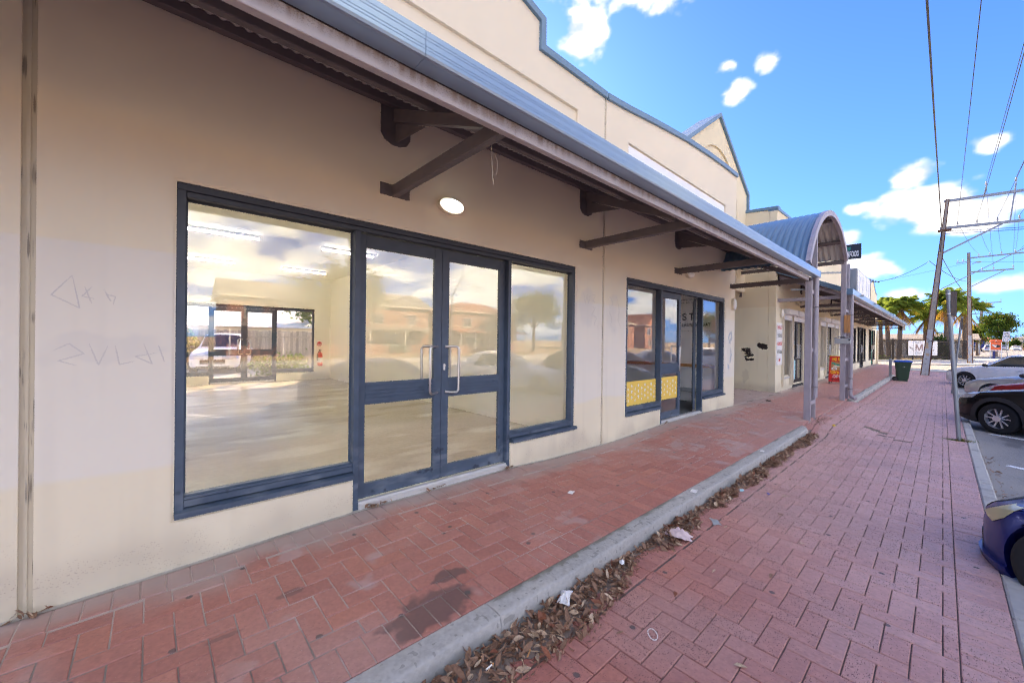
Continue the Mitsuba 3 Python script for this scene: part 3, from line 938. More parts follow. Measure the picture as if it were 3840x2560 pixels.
# marks on the walls
t = thing('scribble', 'faint scratched scribble of a triangle and letters on the left wall', 'graffiti')
def scr(strokes, w, y, seed=0, jag=.3):
    return cat_([ext(stroke(s, w, jag=jag, seed=seed + k), 'y', y - .0012, y + .0004) for k, s in enumerate(strokes)])
add('marks', scr([[(-.35, 1.86), (-.43, 1.74), (-.32, 1.67), (-.35, 1.86)], [(-.30, 1.80), (-.27, 1.70)], [(-.27, 1.80), (-.31, 1.74), (-.26, 1.73)], [(-.22, 1.79), (-.19, 1.72), (-.21, 1.76), (-.17, 1.75), (-.18, 1.70)]], .006, 0), 'm_scuff', t)
t = thing('scribble', 'pale rubbed-off tag letters low on the left wall', 'graffiti')
add('marks', scr([[(-.42, 1.42), (-.36, 1.46), (-.30, 1.40), (-.40, 1.36), (-.33, 1.33)], [(-.28, 1.46), (-.24, 1.33), (-.20, 1.45)], [(-.17, 1.45), (-.15, 1.33), (-.08, 1.35)], [(-.04, 1.46), (.00, 1.33), (-.08, 1.38), (.02, 1.40)], [(.03, 1.45), (.06, 1.34)]], .007, 0, 5), 'm_scuff', t)
t = thing('scribble', 'faint looping tag scratched on the wall between the two shopfronts', 'graffiti')
add('marks', scr([[(4.52, 2.20), (4.56, 2.05), (4.60, 2.18), (4.64, 2.05), (4.68, 2.20)], [(4.72, 2.18), (4.80, 2.19), (4.74, 2.10), (4.82, 2.08)], [(4.70, 2.02), (4.80, 2.0), (4.72, 1.90), (4.84, 1.86), (4.78, 1.76), (4.88, 1.72)], [(5.12, 2.14), (5.18, 2.2), (5.26, 2.10), (5.18, 2.02), (5.12, 2.12)], [(5.15, 1.98), (5.24, 1.86), (5.20, 1.76), (5.32, 1.68)], [(5.36, 2.2), (5.44, 2.0), (5.40, 1.85), (5.50, 1.72)]], .007, 0, 11), 'm_scuff', t)
t = thing('smudge', 'pale blue-grey painted smudge at the right end of the laundry wall', 'graffiti')
add('marks', scr([[(10.12, 1.58), (10.20, 1.72), (10.34, 1.78), (10.36, 1.62), (10.18, 1.52), (10.30, 1.50)], [(10.30, 1.40), (10.34, 1.22), (10.26, 1.02)], [(10.12, 1.02), (10.16, .92), (10.22, .98)]], .075, 0, 21, .5), 'm_bluegrey', t)
# ------------------------------------------------------------------ awning over the footpath
AW = thing('street_awning', 'blue-grey steel awning over the footpath in front of the near shops', 'awning')
AX0, AX1 = -5.6, 10.28


def gutter_mesh(x0, x1, yb, yf, z0, z1):
    t = .004
    rd = lambda z: [(yf, z), (yf - .0016, z + .002), (yf, z + .004)]
    prof = Polygon([(yb, z1 - .02), (yb, z0), (yf + .018, z0), (yf + .005, z0 + .005), (yf, z0 + .018)] + rd(z0 + .036) + rd(z0 + .052) + rd(z1 - .052) + rd(z1 - .036) +
                   [(yf, z1 - .006), (yf + .006, z1), (yf + .020, z1), (yf + .020, z1 - .010), (yf + .012, z1 - .012), (yf + .012, z0 + t * 2), (yb - t * 2, z0 + t * 2), (yb - t * 2, z1 - .02)])
    return weld(ext(prof.buffer(0), 'x', x0, x1))


add('gutter', gutter_mesh(AX0, .98, -1.603, -1.722, 2.896, 3.032), 'm_gutter', AW)
add('gutter', gutter_mesh(.983, AX1, -1.603, -1.722, 2.8965, 3.0325), 'm_gutter', AW)
add('gutter_end', box(AX1, AX1 + .004, -1.724, -1.60, 2.892, 3.036), 'm_gutter', AW)
for a, b in ((AX0, 1.70), (1.703, 9.86)):
    add('fascia_beam', weld(ext(Polygon([(-1.600, 2.808), (-1.600, 2.893), (-1.552, 2.893), (-1.552, 2.808)]).buffer(-.006).buffer(.006, 4), 'x', a, b)), 'm_rustbeam', AW, smooth=30)
SL = .46
zs = lambda y: 2.992 + SL * (y + 1.62)


def corrugated(x0, x1, pitch, amp, prof_fun, n_along, thick=.0012, per=8):
    """sheet whose waves run across x; prof_fun(t) -> (y, z, ny, nz)"""
    xs = np.arange(x0, x1, pitch / per)
    P = np.array([prof_fun(t) for t in np.linspace(0, 1, n_along)])
    w = amp * np.cos(2 * np.pi * xs / pitch)
    X = np.repeat(xs[:, None], n_along, 1)
    Y = P[None, :, 0] + w[:, None] * P[None, :, 2]
    Z = P[None, :, 1] + w[:, None] * P[None, :, 3]
    top = np.stack([X, Y, Z], -1)
    bot = np.stack([X, Y - thick * 2 * P[None, :, 2], Z - thick * 2 * P[None, :, 3]], -1)
    nx = len(xs)
    i, j = np.meshgrid(np.arange(nx - 1), np.arange(n_along - 1), indexing='ij')
    q = np.stack([i * n_along + j, (i + 1) * n_along + j, (i + 1) * n_along + j + 1, i * n_along + j + 1], -1).reshape(-1, 4)
    return tm(top.reshape(-1, 3), q), tm(bot.reshape(-1, 3), q[:, ::-1])


cs, sn = math.cos(math.atan(SL)), math.sin(math.atan(SL))
a, b = corrugated(AX0, 10.22, .076, .0085, lambda t: (-1.66 + 1.655 * t, zs(-1.66 + 1.655 * t) + .0, -sn, cs), 2)
add('roof_sheet', a, 'm_roofblue', AW, smooth=True)
add('roof_underside', b, 'm_underside', AW, smooth=True)
add('flashing', tm([[AX0, -.002, 3.86], [10.25, -.002, 3.86], [10.25, -.012, 3.76], [AX0, -.012, 3.76], [AX0, -.14, 3.70], [10.25, -.14, 3.70]], [[0, 1, 2, 3], [3, 2, 5, 4]]), 'm_gutter', AW)
for y, w, h in ((-.036, .066, .078), (-.70, .060, .085), (-1.32, .060, .08)):
    zc = zs(y) - .012 - h / 2
    add('purlin', bar((AX0, y, zc), (10.2, y, zc), w, h, (0, 0, 1), .006), 'm_brown' if y > -1 else 'm_brown', AW)
for k, xc in enumerate((-1.245, 1.655, 4.553, 7.452, 10.345)):
    B = free(AW + '__bracket')
    if k < 4 or True:
        pl = unary_union([sbox(-.145, 3.42, .145, 3.70), Polygon([(-.145, 3.45), (-.145, 3.39), (-.11, 3.33), (-.04, 3.30), (.04, 3.30), (.11, 3.33), (.145, 3.39), (.145, 3.45)])]).buffer(-.02).buffer(.02)
        add('wall_plate', weld(ext(affinity.translate(pl, xc, 0), 'y', -.012, .0)), 'm_brown', B)
    add('foot_plate', box(xc - .146, xc + .146, -.012, 0, 2.824, 2.932, .003), 'm_brown', B)
    for s in (-1, 1):
        add('bolt', xf(lathe([(0, 0), (.016, 0), (.016, .012), (.010, .012), (.010, .022), (0, .022)], 6, 'y'), (xc + s * .095, -.012, 2.878), scale=(1, -1, 1)), 'm_brown', B)
    add('tie', box(xc - .032, xc + .032, -1.548, -.012, 2.825, 2.932, .007), 'm_brown', B)
    raf = Polygon([(-.014, 3.735 - .02), (-.014, 3.575), (-1.548, 2.9325), (-1.548, 3.02 - .012), (-1.32, zs(-1.32) - .012 - .09)]).buffer(0)
    z_ = lambda y: zs(y) - .100
    raf = Polygon([(-.014, z_(-.014)), (-1.50, z_(-1.50)), (-1.50, 2.934), (-1.36, 2.934), (-.014, z_(-.014) - .122)])
    add('rafter', weld(ext(raf, 'x', xc - .030, xc + .030)), 'm_brown', B)
    add('gusset', weld(ext(Polygon([(-.0125, z_(-.0125) - .123), (-.55, z_(-.55) - .120), (-.0125, 3.325)]), 'x', xc - .006, xc + .006)), 'm_brown', B)
t = thing('dangling_string', 'loose pale string hanging from the nearest awning tie', 'string')
add('loop', tube([(1.70, -1.36, 2.86), (1.70, -1.361, 2.80), (1.705, -1.36, 2.70), (1.712, -1.36, 2.62), (1.722, -1.36, 2.575)], .0016, 5), 'm_cream', t)
add('loop', tube([(1.70, -1.36, 2.79), (1.73, -1.36, 2.785), (1.755, -1.36, 2.74), (1.748, -1.36, 2.66), (1.730, -1.36, 2.645), (1.715, -1.36, 2.645)], .0013, 5), 'm_cream', t)


def bulkhead(cx, cz, along, y=0.0, lit=False, normal='y', label='', x=None, L=.30, Wd=.165, group=None):
    """oval bulkhead light on a wall; along = 'h' or 'v'"""
    t = thing('bulkhead_light', label, 'wall light', group)
    a, b = (L / 2, Wd / 2) if along == 'h' else (Wd / 2, L / 2)
    oval = lambda d: unary_union([affinity.scale(Point(0, 0).buffer(1, 24), a, b), sbox(-a * .72, -b * .72, a * .72, b * .72)]).buffer(-.02).buffer(.02 - d + 1e-5, 8)
    base = ext(oval(0), 'y', -.040, 0)
    rim = ext(oval(.004).difference(oval(.022)), 'y', -.052, -.040)
    rings, n = [], 40
    for d, dep in ((.012, .040), (.014, .062), (.022, .078), (.036, .088), (.058, .093)):
        g = oval(d).exterior
        rings.append([(g.interpolate(k / n, normalized=True).x, -dep, g.interpolate(k / n, normalized=True).y) for k in range(n)])
    V = np.array(rings + [[(0, -.094, 0)] * n]).reshape(-1, 3)
    F = [[i * n + j, i * n + (j + 1) % n, (i + 1) * n + (j + 1) % n, (i + 1) * n + j] for i in range(len(rings)) for j in range(n)]
    lens = tm(V, np.array(F))
    lens = weld(lens)
    if np.sum(lens.face_normals[:, 1] * lens.area_faces) > 0:
        lens.invert()
    pl = (lambda m: xf(m, (cx, y, cz))) if normal == 'y' else (lambda m: xf(m, (x, cx, cz), R=[[0, 1, 0], [-1, 0, 0], [0, 0, 1]]))
    add('base', pl(base), 'm_cream', t)
    add('rim', pl(rim), 'm_cream', t)
    kw = {'emitter': {'type': 'area', 'radiance': {'type': 'rgb', 'value': [.32, .32, .29]}}} if lit else {}
    scene[free(t + '__lens')] = mikit.ply(pl(lens), 'm_lens', smooth=60, **kw)
    return t


bulkhead(2.252, 2.876, 'h', lit=True, label='white oval bulkhead light glowing above the empty shop doors')
bulkhead(7.90, 2.872, 'h', label='oval bulkhead light half hidden by the awning tie above the laundry doors')
bulkhead(10.36, 2.445, 'v', label='upright oval bulkhead light at the right end of the laundry wall')

# ------------------------------------------------------------------ posts and downpipes


def ladder_post(name, label, xa, xb, y0, y1, ztop, zb, rungs, w=.055):
    t = thing(name, label, 'post')
    add('flange', box(xa, xa + w, y0, y1, zb, ztop, .004), 'm_lilac', t)
    add('flange', box(xb - w, xb, y0, y1, zb, ztop, .004), 'm_lilac', t)
    for z in rungs:
        add('spacer', box(xa + w, xb - w, y0 + .004, y0 + .05, z, z + .075, .003), 'm_lilac', t)
    return t


ladder_post('awning_post', 'lilac steel double post at the end of the near awning', 9.93, 10.42, -1.640, -1.525, 2.805, -.10, (.26, 1.35, 2.55))
t = thing('downpipe', 'round lilac downpipe clipped to the near double post, ending above its spacer', 'downpipe')
add('pipe', tube([(10.19, -1.665, 2.90), (10.19, -1.665, .40)], .046, 18), 'm_lilac', t, smooth=50)
for z in (.62, 2.28):
    add('clip', [xf(lathe([(.047, -.012), (.050, -.012), (.050, .012), (.047, .012)], 18), (10.19, -1.665, z)), box(9.985, 10.15, -1.66, -1.64, z - .01, z + .01)], 'm_brown', t)
ladder_post('awning_post', 'lilac steel double post at the right foot of the vaulted canopy', 14.235, 14.86, -1.625, -1.510, 3.84, -.10, (.30, 1.05, 2.42))
t = thing('downpipe', 'round lilac downpipe with an elbow foot beside the second double post', 'downpipe')
add('pipe', tube([(14.68, -1.69, 2.93), (14.68, -1.69, .12), (14.68, -1.70, .06), (14.66, -1.75, .01), (14.62, -1.81, -.02)], .048, 18), 'm_lilac', t, smooth=50)
for z in (.25, .55, 2.35):
    add('clip', xf(lathe([(.049, -.012), (.053, -.012), (.053, .012), (.049, .012)], 18), (14.68, -1.69, z)), 'm_brown', t)
t = thing('timber_board', 'two pale timber boards strapped to the second double post', 'board')
add('board', box(14.20, 14.233, -1.655, -1.59, 1.836, 2.33, .003), 'm_wood', t)
add('board', box(14.20, 14.228, -1.722, -1.660, 1.834, 2.328, .003), 'm_wood', t)
t = thing('letter_box', 'small grey gabled letter box fixed to the second double post', 'letter box')
add('body', box(14.13, 14.233, -1.745, -1.40, 1.53, 1.68, .004), 'm_greybox', t)
add('roof', ext(Polygon([(-1.76, 1.675), (-1.57, 1.745), (-1.385, 1.675), (-1.385, 1.69), (-1.57, 1.76), (-1.76, 1.69)]), 'x', 14.11, 14.233), 'm_greybox', t)
add('slot', box(14.126, 14.13, -1.74, -1.70, 1.62, 1.65), 'm_dark', t)

# ------------------------------------------------------------------ vaulted canopy over the walkway between the two buildings
VC = thing('vaulted_canopy', 'curved blue corrugated barrel canopy over the walkway between the buildings', 'canopy')
CX, CZ, CR_ = 12.20, 1.70, 2.95
a0, a1 = math.radians(150.5), math.radians(47.5)
ARC = lambda r, n=40, s=a0, e=a1: [(CX + r * math.cos(t), CZ + r * math.sin(t)) for t in np.linspace(s, e, n)]


def vault(r, y0, y1, pitch, amp, flip=False):
    ys = np.arange(y0, y1, pitch / 8)
    th = np.linspace(a0, a1, 34)
    ph = (ys / pitch) % 1
    w = np.clip(np.abs(ph - .5) * 4 - .8, -.5, .7) * amp * 1.2
    R = r + w[:, None]
    V = np.stack([CX + R * np.cos(th)[None], np.repeat(ys[:, None], 34, 1), CZ + R * np.sin(th)[None]], -1).reshape(-1, 3)
    i, j = np.meshgrid(np.arange(len(ys) - 1), np.arange(33), indexing='ij')
    q = np.stack([i * 34 + j, (i + 1) * 34 + j, (i + 1) * 34 + j + 1, i * 34 + j + 1], -1).reshape(-1, 4)
    return tm(V, q if not flip else q[:, ::-1])


add('roof_sheet', vault(CR_, -1.62, 1.02, .125, .022), 'm_roofblue', VC, smooth=35)
add('roof_underside', vault(CR_ - .006, -1.615, 1.02, .125, .022, True), 'm_underside', VC, smooth=35)
ribp = Polygon(ARC(CR_ + .035) + ARC(CR_ - .09)[::-1])
add('front_rib', weld(ext(ribp, 'y', -1.665, -1.585)), 'm_lilac', VC, smooth=25)
add('back_rib', weld(ext(Polygon(ARC(CR_ - .04) + ARC(CR_ - .12)[::-1]), 'y', .2, .27)), 'm_lilac', VC, smooth=25)
for deg in (62, 86, 112, 136):
    t_ = math.radians(deg)
    add('purlin', bar((CX + (CR_ - .075) * math.cos(t_), -1.584, CZ + (CR_ - .075) * math.sin(t_)), (CX + (CR_ - .075) * math.cos(t_), 1.0, CZ + (CR_ - .075) * math.sin(t_)), .09, .06, (math.cos(t_), 0, math.sin(t_))), 'm_brown', VC)
add('strut', box(10.365, 10.42, -1.640, -1.55, 2.80, CZ + math.sqrt((CR_ - .03) ** 2 - (10.39 - CX) ** 2) - .05, .004), 'm_lilac', VC)
add('edge_angle', bar((14.16, -1.58, 3.80), (14.16, 1.0, 3.80), .05, .10), 'm_brown', VC)

# gabled portal wall behind the canopy
GP = thing('gable_portal', 'cream gabled portal wall with a recessed arch rising behind the near parapet', 'gable')
gp = Polygon([(9.62, 5.2), (9.62, 6.40), (12.09, 8.05), (14.56, 6.40), (14.56, 3.2), (10.56, 3.2), (10.56, 5.2)])  # lower part filled in to stop sun slipping under the vault
M = man(weld(ext(gp, 'y', 1.0, 1.22)))
ar = unary_union([Point(12.09, 5.55).buffer(1.62, 32), sbox(10.47, 3, 13.71, 5.55)])
M = M - man(weld(ext(ar, 'y', .9, 1.05)))
add('wall', weld(frm(M)), 'm_wall2', GP)
cp = LineString([(9.62, 5.2), (9.62, 6.40), (12.09, 8.05), (14.56, 6.40), (14.56, 5.70)]).buffer(.10, single_sided=True, join_style=2)
if not cp.contains(Point(12.09, 8.1)):
    cp = LineString([(9.62, 5.2), (9.62, 6.40), (12.09, 8.05), (14.56, 6.40), (14.56, 5.70)]).buffer(-.10, single_sided=True, join_style=2)
add('capping', weld(ext(cp, 'y', .93, 1.55)), 'm_roofblue', GP)
add('added_passage_roof', box(10.56, 14.5, 1.225, 12.0, 3.25, 3.35), 'm_cream', GP)  # unseen roof, added to keep a sun patch off the pavement
add('added_passage_wall', box(10.56, 14.5, 11.9, 12.0, -.2, 3.24), 'm_wall2', GP)  # unseen end wall, added with the roof to shut out the sun
# ------------------------------------------------------------------ takeaway building and the units beyond it
NB = thing('takeaway_building', 'cream rendered row of takeaway shops beyond the barrel canopy, with roller shutters over dark windows', 'building')
Y2, X2 = .107, 14.508
wins = [(15.22, 16.40, .395, 2.40), (16.62, 18.30, -.3, 2.40), (20.88, 22.13, .45, 2.40), (22.42, 24.10, -.3, 2.40), (24.2, 25.2, .45, 2.40),
        (27.2, 29.2, .45, 2.50), (30.2, 31.6, .45, 2.5), (32.05, 33.22, .45, 2.62), (33.24, 34.86, -.3, 2.62), (34.90, 36.10, .45, 2.62), (37.70, 39.22, .45, 2.62), (39.24, 40.36, -.3, 2.62), (40.40, 41.54, .45, 2.62)]
front = Polygon([(X2, -.3), (42.45, -.3), (42.45, 4.9), (42.3, 5.45), (41.35, 5.49), (39.72, 6.36), (37.5, 5.74), (37.5, 4.95), (30.9, 4.93), (30.6, 5.44), (27.5, 5.44), (26.2, 5.84), (X2, 5.72)])
front = front.difference(unary_union([sbox(a, c, b, d) for a, b, c, d in wins]))
add('front_wall', weld(ext(front, 'y', Y2, Y2 + .2)), 'm_wall2', NB)
side = Polygon([(Y2 + .201, -.3), (12.0, -.3), (12.0, 5.85), (1.2, 5.83), (Y2 + .201, 5.76)])
M = man(weld(ext(side, 'x', X2, X2 + .2))) - man(weld(box(X2 - .1, X2 + .018, .257, .318, -.3, 5.72)))
add('side_wall', weld(frm(M)), 'm_wall2', NB)
add('joint_sealant', box(X2 + .017, X2 + .024, .282, .292, -.3, 5.7), 'm_charcoal', NB)
cp = LineString([(X2 - .01, 5.72), (26.2, 5.84)]).buffer(.085, single_sided=True, join_style=2)
add('parapet_capping', weld(ext(cp, 'y', Y2 - .03, Y2 + .25)), 'm_roofblue', NB)
cp = LineString([(Y2 - .03, 5.755), (1.2, 5.83), (12, 5.85)]).buffer(.085, single_sided=True, join_style=2)
add('parapet_capping', weld(ext(cp, 'x', X2 - .035, X2 + .24)), 'm_roofblue', NB)
for pth in ([(27.5, 5.44), (30.6, 5.44)], [(37.5, 5.74), (39.72, 6.36), (41.35, 5.49), (42.3, 5.45)]):
    add('parapet_capping', weld(ext(LineString(pth).buffer(.07, single_sided=True, join_style=2), 'y', Y2 - .03, Y2 + .25)), 'm_roofblue', NB)
add('end_wall', box(42.25, 42.45, Y2 + .2, 12, -.3, 4.9), 'm_wall2', NB)
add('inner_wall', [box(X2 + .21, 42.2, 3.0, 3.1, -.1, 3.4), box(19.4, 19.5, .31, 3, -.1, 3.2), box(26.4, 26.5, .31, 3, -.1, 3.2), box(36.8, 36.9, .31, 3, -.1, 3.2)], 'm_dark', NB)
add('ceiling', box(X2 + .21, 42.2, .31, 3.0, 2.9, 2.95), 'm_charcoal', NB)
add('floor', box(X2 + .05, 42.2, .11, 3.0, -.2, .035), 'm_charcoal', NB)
for k, (a, b, c, d) in enumerate(wins):
    door = c < 0
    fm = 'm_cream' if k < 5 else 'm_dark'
    H = free(NB + ('__door' if door else '__window'))
    z0 = .06 if door else c
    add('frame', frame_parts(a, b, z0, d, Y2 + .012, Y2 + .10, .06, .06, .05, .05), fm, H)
    ax, bx_ = a + .06, b - .06
    if door:
        ym = Y2 + .06
        mids = [ax, (ax + bx_) / 2, bx_] if b - a > 1.3 else [ax, bx_]
        for p, q in zip(mids[:-1], mids[1:]):
            mat = 'm_tealgreen' if k == 11 and p == ax else 'm_dark'
            add('leaf_frame', frame_parts(p + .004, q - .004, .07, d - .05, ym, ym + .045, .07, .07, .16, .09) + [box(p + .075, q - .075, ym, ym + .04, .93, 1.05)], mat, H)
            add('pane', tm([[p + .05, ym + .02, .1], [q - .05, ym + .02, .1], [q - .05, ym + .02, d - .1], [p + .05, ym + .02, d - .1]], [[0, 1, 2, 3]]), 'm_glass', H)
        xm = (ax + bx_) / 2
        for s in (-1, 1):
            add('handle', tube([(xm + s * .05, ym, 1.48), (xm + s * .14, ym - .07, 1.48), (xm + s * .14, ym - .07, 1.0), (xm + s * .05, ym, 1.0)], .014, 8), 'm_white', H)
    else:
        mids = [ax, bx_]
        add('pane', tm([[ax, Y2 + .06, c + .04], [bx_, Y2 + .06, c + .04], [bx_, Y2 + .06, d - .04], [ax, Y2 + .06, d - .04]], [[0, 1, 2, 3]]), 'm_glass', H)
        add('sill', box(a - .04, b + .04, Y2 - .03, Y2 + .1, c - .05, c - .002, .004), 'm_alu' if k < 5 else 'm_dark', H)
for k, (a, b) in enumerate(((15.2, 16.27), (16.43, 18.36), (20.83, 22.15), (22.32, 24.15), (24.2, 25.3))):
    bxs = free(NB + '__shutter_box')
    add('hood', box(a, b, Y2 - .225, Y2 - .001, 2.475, 2.645, .008), 'm_white', bxs)
    add('curtain', [box(a + .05, b - .05, Y2 - .06, Y2 - .02, z, z + .055, .01) for z in (2.300, 2.358, 2.416)], 'm_white', bxs)
    add('guide', [box(a + .0, a + .05, Y2 - .07, Y2 - .001, .1, 2.474, .003), box(b - .05, b, Y2 - .07, Y2 - .001, .1, 2.474, .003)], 'm_cream', bxs)
bulkhead(15.03, 2.50, 'v', y=Y2, label='upright bulkhead light beside the first roller shutter box')
for x, lbl in ((17.0, 'small cream spotlight on the wall above the takeaway door'), (23.0, 'cream bulkhead fitting on the wall above the second takeaway door')):
    t = thing('wall_light', lbl, 'wall light')
    add('mount', xf(lathe([(0, 0), (.06, 0), (.06, .02), (.03, .05), (0, .05)], 14, 'y'), (x, Y2, 2.95), scale=(1, -1, 1)), 'm_cream', t)
    add('head', xf(lathe([(0, 0), (.05, .0), (.085, .05), (.085, .16), (.06, .21), (0, .22)], 18, 'x'), (x - .02, Y2 - .12, 2.95)), 'm_cream', t, smooth=40)
t = thing('menu_board', 'tall white menu board listing rolls, yiros and burger in red and grey', 'sign')
add('board', box(14.575, 15.205, Y2 - .020, Y2 - .001, .825, 2.18, .003), 'm_whitesign', t)
for s, z, mt in (('ROLLS', 1.98, 'm_red'), ('YIROS', 1.72, 'm_charcoal'), ('BURGER', 1.46, 'm_red'), ('HOT DOG', 1.20, 'm_charcoal'), ('AB', .94, 'm_red')):
    w_ = .52 if s != 'AB' else .17
    add('lettering', text(s, .105, (14.63 if s != 'AB' else 14.80, Y2 - .0205, z), (1, 0, 0), (0, 0, 1), .003, True, w_ / width(s, .105, True)), mt, t)
# posters and papers inside the panes
t = thing('window_poster', 'red menu poster with yellow prices low in the first takeaway window', 'poster')
for z0, z1, s in ((1.08, 1.36, '10'), (.47, .98, '13')):
    add('sheet', box(15.30, 15.62, Y2 + .062, Y2 + .066, z0, z1), 'm_red', t)
    add('price', text(s, .13, (15.36, Y2 + .0615, z0 + .10), depth=.002, bold=True), 'm_yellow', t)
add('photo', [box(15.33, 15.60, Y2 + .0590, Y2 + .0605, .99, 1.06), box(15.33, 15.50, Y2 + .0590, Y2 + .0605, .50, .53)], 'm_whitesign', t)
t = thing('door_poster', 'pale blue sheet filling the lower glass of the takeaway door', 'poster')
add('sheet', box(16.86, 17.40, Y2 + .076, Y2 + .079, .22, .92), 'm_cyan', t)
t = thing('window_poster', 'lime green edged poster in the second takeaway window', 'poster')
add('sheet', box(21.08, 21.62, Y2 + .062, Y2 + .066, .62, 1.92), 'm_cyan', t)
add('border', [box(21.08, 21.62, Y2 + .059, Y2 + .0615, 1.80, 1.92), box(21.08, 21.62, Y2 + .059, Y2 + .0615, .62, .69)], 'm_film', t)
add('picture', [box(21.30, 21.60, Y2 + .059, Y2 + .0615, 1.30, 1.78)], 'm_tealgreen', t)
t = thing('side_papers', 'column of small white notices on the narrow takeaway window', 'notices')
add('sheets', [box(24.42, 24.72, Y2 + .057, Y2 + .059, z, z + .15) for z in (1.0, 1.22, 1.44, 1.66, 1.9)], 'm_whitesign', t)
t = thing('wall_notice_box', 'grey box on the wall beside the second takeaway door', 'box')
add('body', box(25.55, 26.0, Y2 - .12, Y2 - .001, 1.25, 1.75, .01), 'm_white', t)

# paint scrawls on the side wall
t = thing('graffiti_scrawl', 'large black zigzag scrawl painted on the cream side wall', 'graffiti')
def onside(strokes, w, seed, jag=.5):
    return cat_([ext(stroke(s, w, jag=jag, seed=seed + k), 'x', X2 - .0015, X2 + .0006) for k, s in enumerate(strokes)])
sy = lambda px: 1.108 - (px - 180) / 120 * .434
sz = lambda pz: 1.347 - (pz - 1010) / 130 * .39
st = [[(182, 1022), (215, 1016), (262, 1012)], [(190, 1030), (225, 1036), (262, 1018)], [(205, 1040), (240, 1052), (268, 1036)], [(212, 1068), (250, 1074), (275, 1052)], [(225, 1060), (262, 1068), (270, 1060)], [(228, 1100), (262, 1090), (292, 1078)], [(220, 1118), (225, 1095), (280, 1072)], [(218, 1134), (250, 1136), (296, 1126)], [(240, 1128), (280, 1132), (294, 1122)], [(222, 1108), (236, 1122), (222, 1132)]]
add('paint', onside([[(sy(a), sz(b)) for a, b in s] for s in st], .055, 31, .7), 'm_blackpaint', t)
t = thing('graffiti_scrawl', 'smaller black painted smudge near the corner of the cream side wall', 'graffiti')
st = [[(312, 972), (345, 962), (372, 958)], [(315, 980), (360, 972), (395, 972)], [(325, 990), (365, 985), (398, 988)], [(345, 1004), (375, 1000), (398, 1004)], [(350, 968), (378, 990), (390, 1008)], [(330, 984), (350, 1000), (362, 1010)]]
add('paint', onside([[(sy(a), sz(b)) for a, b in s] for s in st], .075, 51, .7), 'm_blackpaint', t)
for y in (.62, .40, .20):
    add('fixing_cover', xf(lathe([(0, 0), (.032, 0), (.034, .004), (.034, .008), (0, .009)], 16, 'x'), (X2 - .001, y, 2.735), scale=(-1, 1, 1)), 'm_wall2', NB)
t = thing('wall_bracket', 'dark steel bracket plate high on the cream side wall', 'bracket')
add('plate', box(X2 - .03, X2 - .001, 1.08, 1.15, 3.05, 3.35, .003), 'm_brown', t)

# second awning
A2 = thing('far_awning', 'steel framed awning over the footpath in front of the takeaway row', 'awning')
add('gutter', gutter_mesh(14.5, 39.4, -1.598, -1.735, 2.915, 3.085), 'm_gutter', A2)
add('gutter_end', box(14.488, 14.498, -1.737, -1.590, 2.912, 3.09, .002), 'm_roofblue', A2)
add('fascia_beam', box(14.9, 39.3, -1.595, -1.545, 2.825, 2.912, .006), 'm_rustbeam', A2)
z2 = lambda y: 3.02 + .452 * (y + 1.62)
q = math.hypot(1, .452)
a, b = corrugated(14.56, 39.35, .076, .0085, lambda t: (-1.64 + 1.74 * t, z2(-1.64 + 1.74 * t), -.452 / q, 1 / q), 2, per=6)
add('roof_sheet', a, 'm_roofblue', A2, smooth=True)
add('roof_underside', b, 'm_underside', A2, smooth=True)
add('barge_capping', bar((14.53, .10, z2(.10) + .01), (14.53, -1.60, z2(-1.60) + .01), .07, .13, (0, 0, 1), .004), 'm_roofblue', A2)
for y in (.05, -.7):
    add('purlin', bar((14.57, y, z2(y) - .06), (39.3, y, z2(y) - .06), .06, .085), 'm_brown', A2)
for k in range(9):
    x = 14.80 + 2.92 * k
    B = free(A2 + '__bracket')
    add('tie', box(x - .03, x + .03, -1.545, Y2 - .012, 2.845, 2.945, .006), 'm_lilac' if k == 0 else 'm_brown', B)
    add('foot_plate', box(x - .14, x + .14, Y2 - .012, Y2 - .001, 2.84, 2.95, .003), 'm_lilac' if k == 0 else 'm_brown', B)
    zz = lambda y: z2(y) - .10
    add('rafter', weld(ext(Polygon([(.09, zz(.09)), (-1.5, zz(-1.5)), (-1.5, 2.947), (-1.36, 2.947), (.09, zz(.09) - .115)]), 'x', x - .028, x + .028)), 'm_lilac' if k == 0 else 'm_brown', B)
    add('wall_plate', box(x - .14, x + .14, Y2 - .012, Y2 - .001, 3.35, 3.68, .01), 'm_dark', B)
add('end_frame', [box(39.32, 39.4, -1.50, Y2, 2.70, 2.76), box(39.3, 39.4, -1.51, -1.355, 2.58, 2.98)], 'm_dark', A2)
add('end_block', box(39.3, 39.4, -1.64, -1.512, 2.576, 2.91), 'm_cream', A2)
for x in (16.15, 19.6):
    add('sign_beam', bar((x, .09, 2.98), (x, -1.80, 3.02), .075, .055, (0, 0, 1), .004), 'm_galv', A2)
t = thing('sign_box', 'weathered grey sign box with a blank pale face standing on the far awning', 'sign')
add('casing', box(15.55, 18.6, -1.70, -1.40, 3.06, 3.80, .006), 'm_galv', t)
add('face', box(15.60, 18.55, -1.716, -1.701, 3.10, 3.76, .004), 'm_whitesign', t)
for z in (3.70, 3.20):
    add('stay', bar((15.6, -1.55, z), (14.9, -.2, z + .02), .03, .05), 'm_galv', t)
add('stain', [ext(stroke([(x, 3.74), (x + .02, 3.4), (x - .01, 3.14)], .12, jag=.6, seed=int(x * 9)), 'y', -1.7175, -1.7162) for x in (16.0, 16.7, 17.5, 18.2)], 'm_bluegrey', t)
add('end_trim', box(18.6, 18.66, -1.72, -1.38, 3.04, 3.83), 'm_brown', t)
t = thing('seafood_sign', 'black projecting sign reading SON SEAFOOD above the far awning', 'sign')
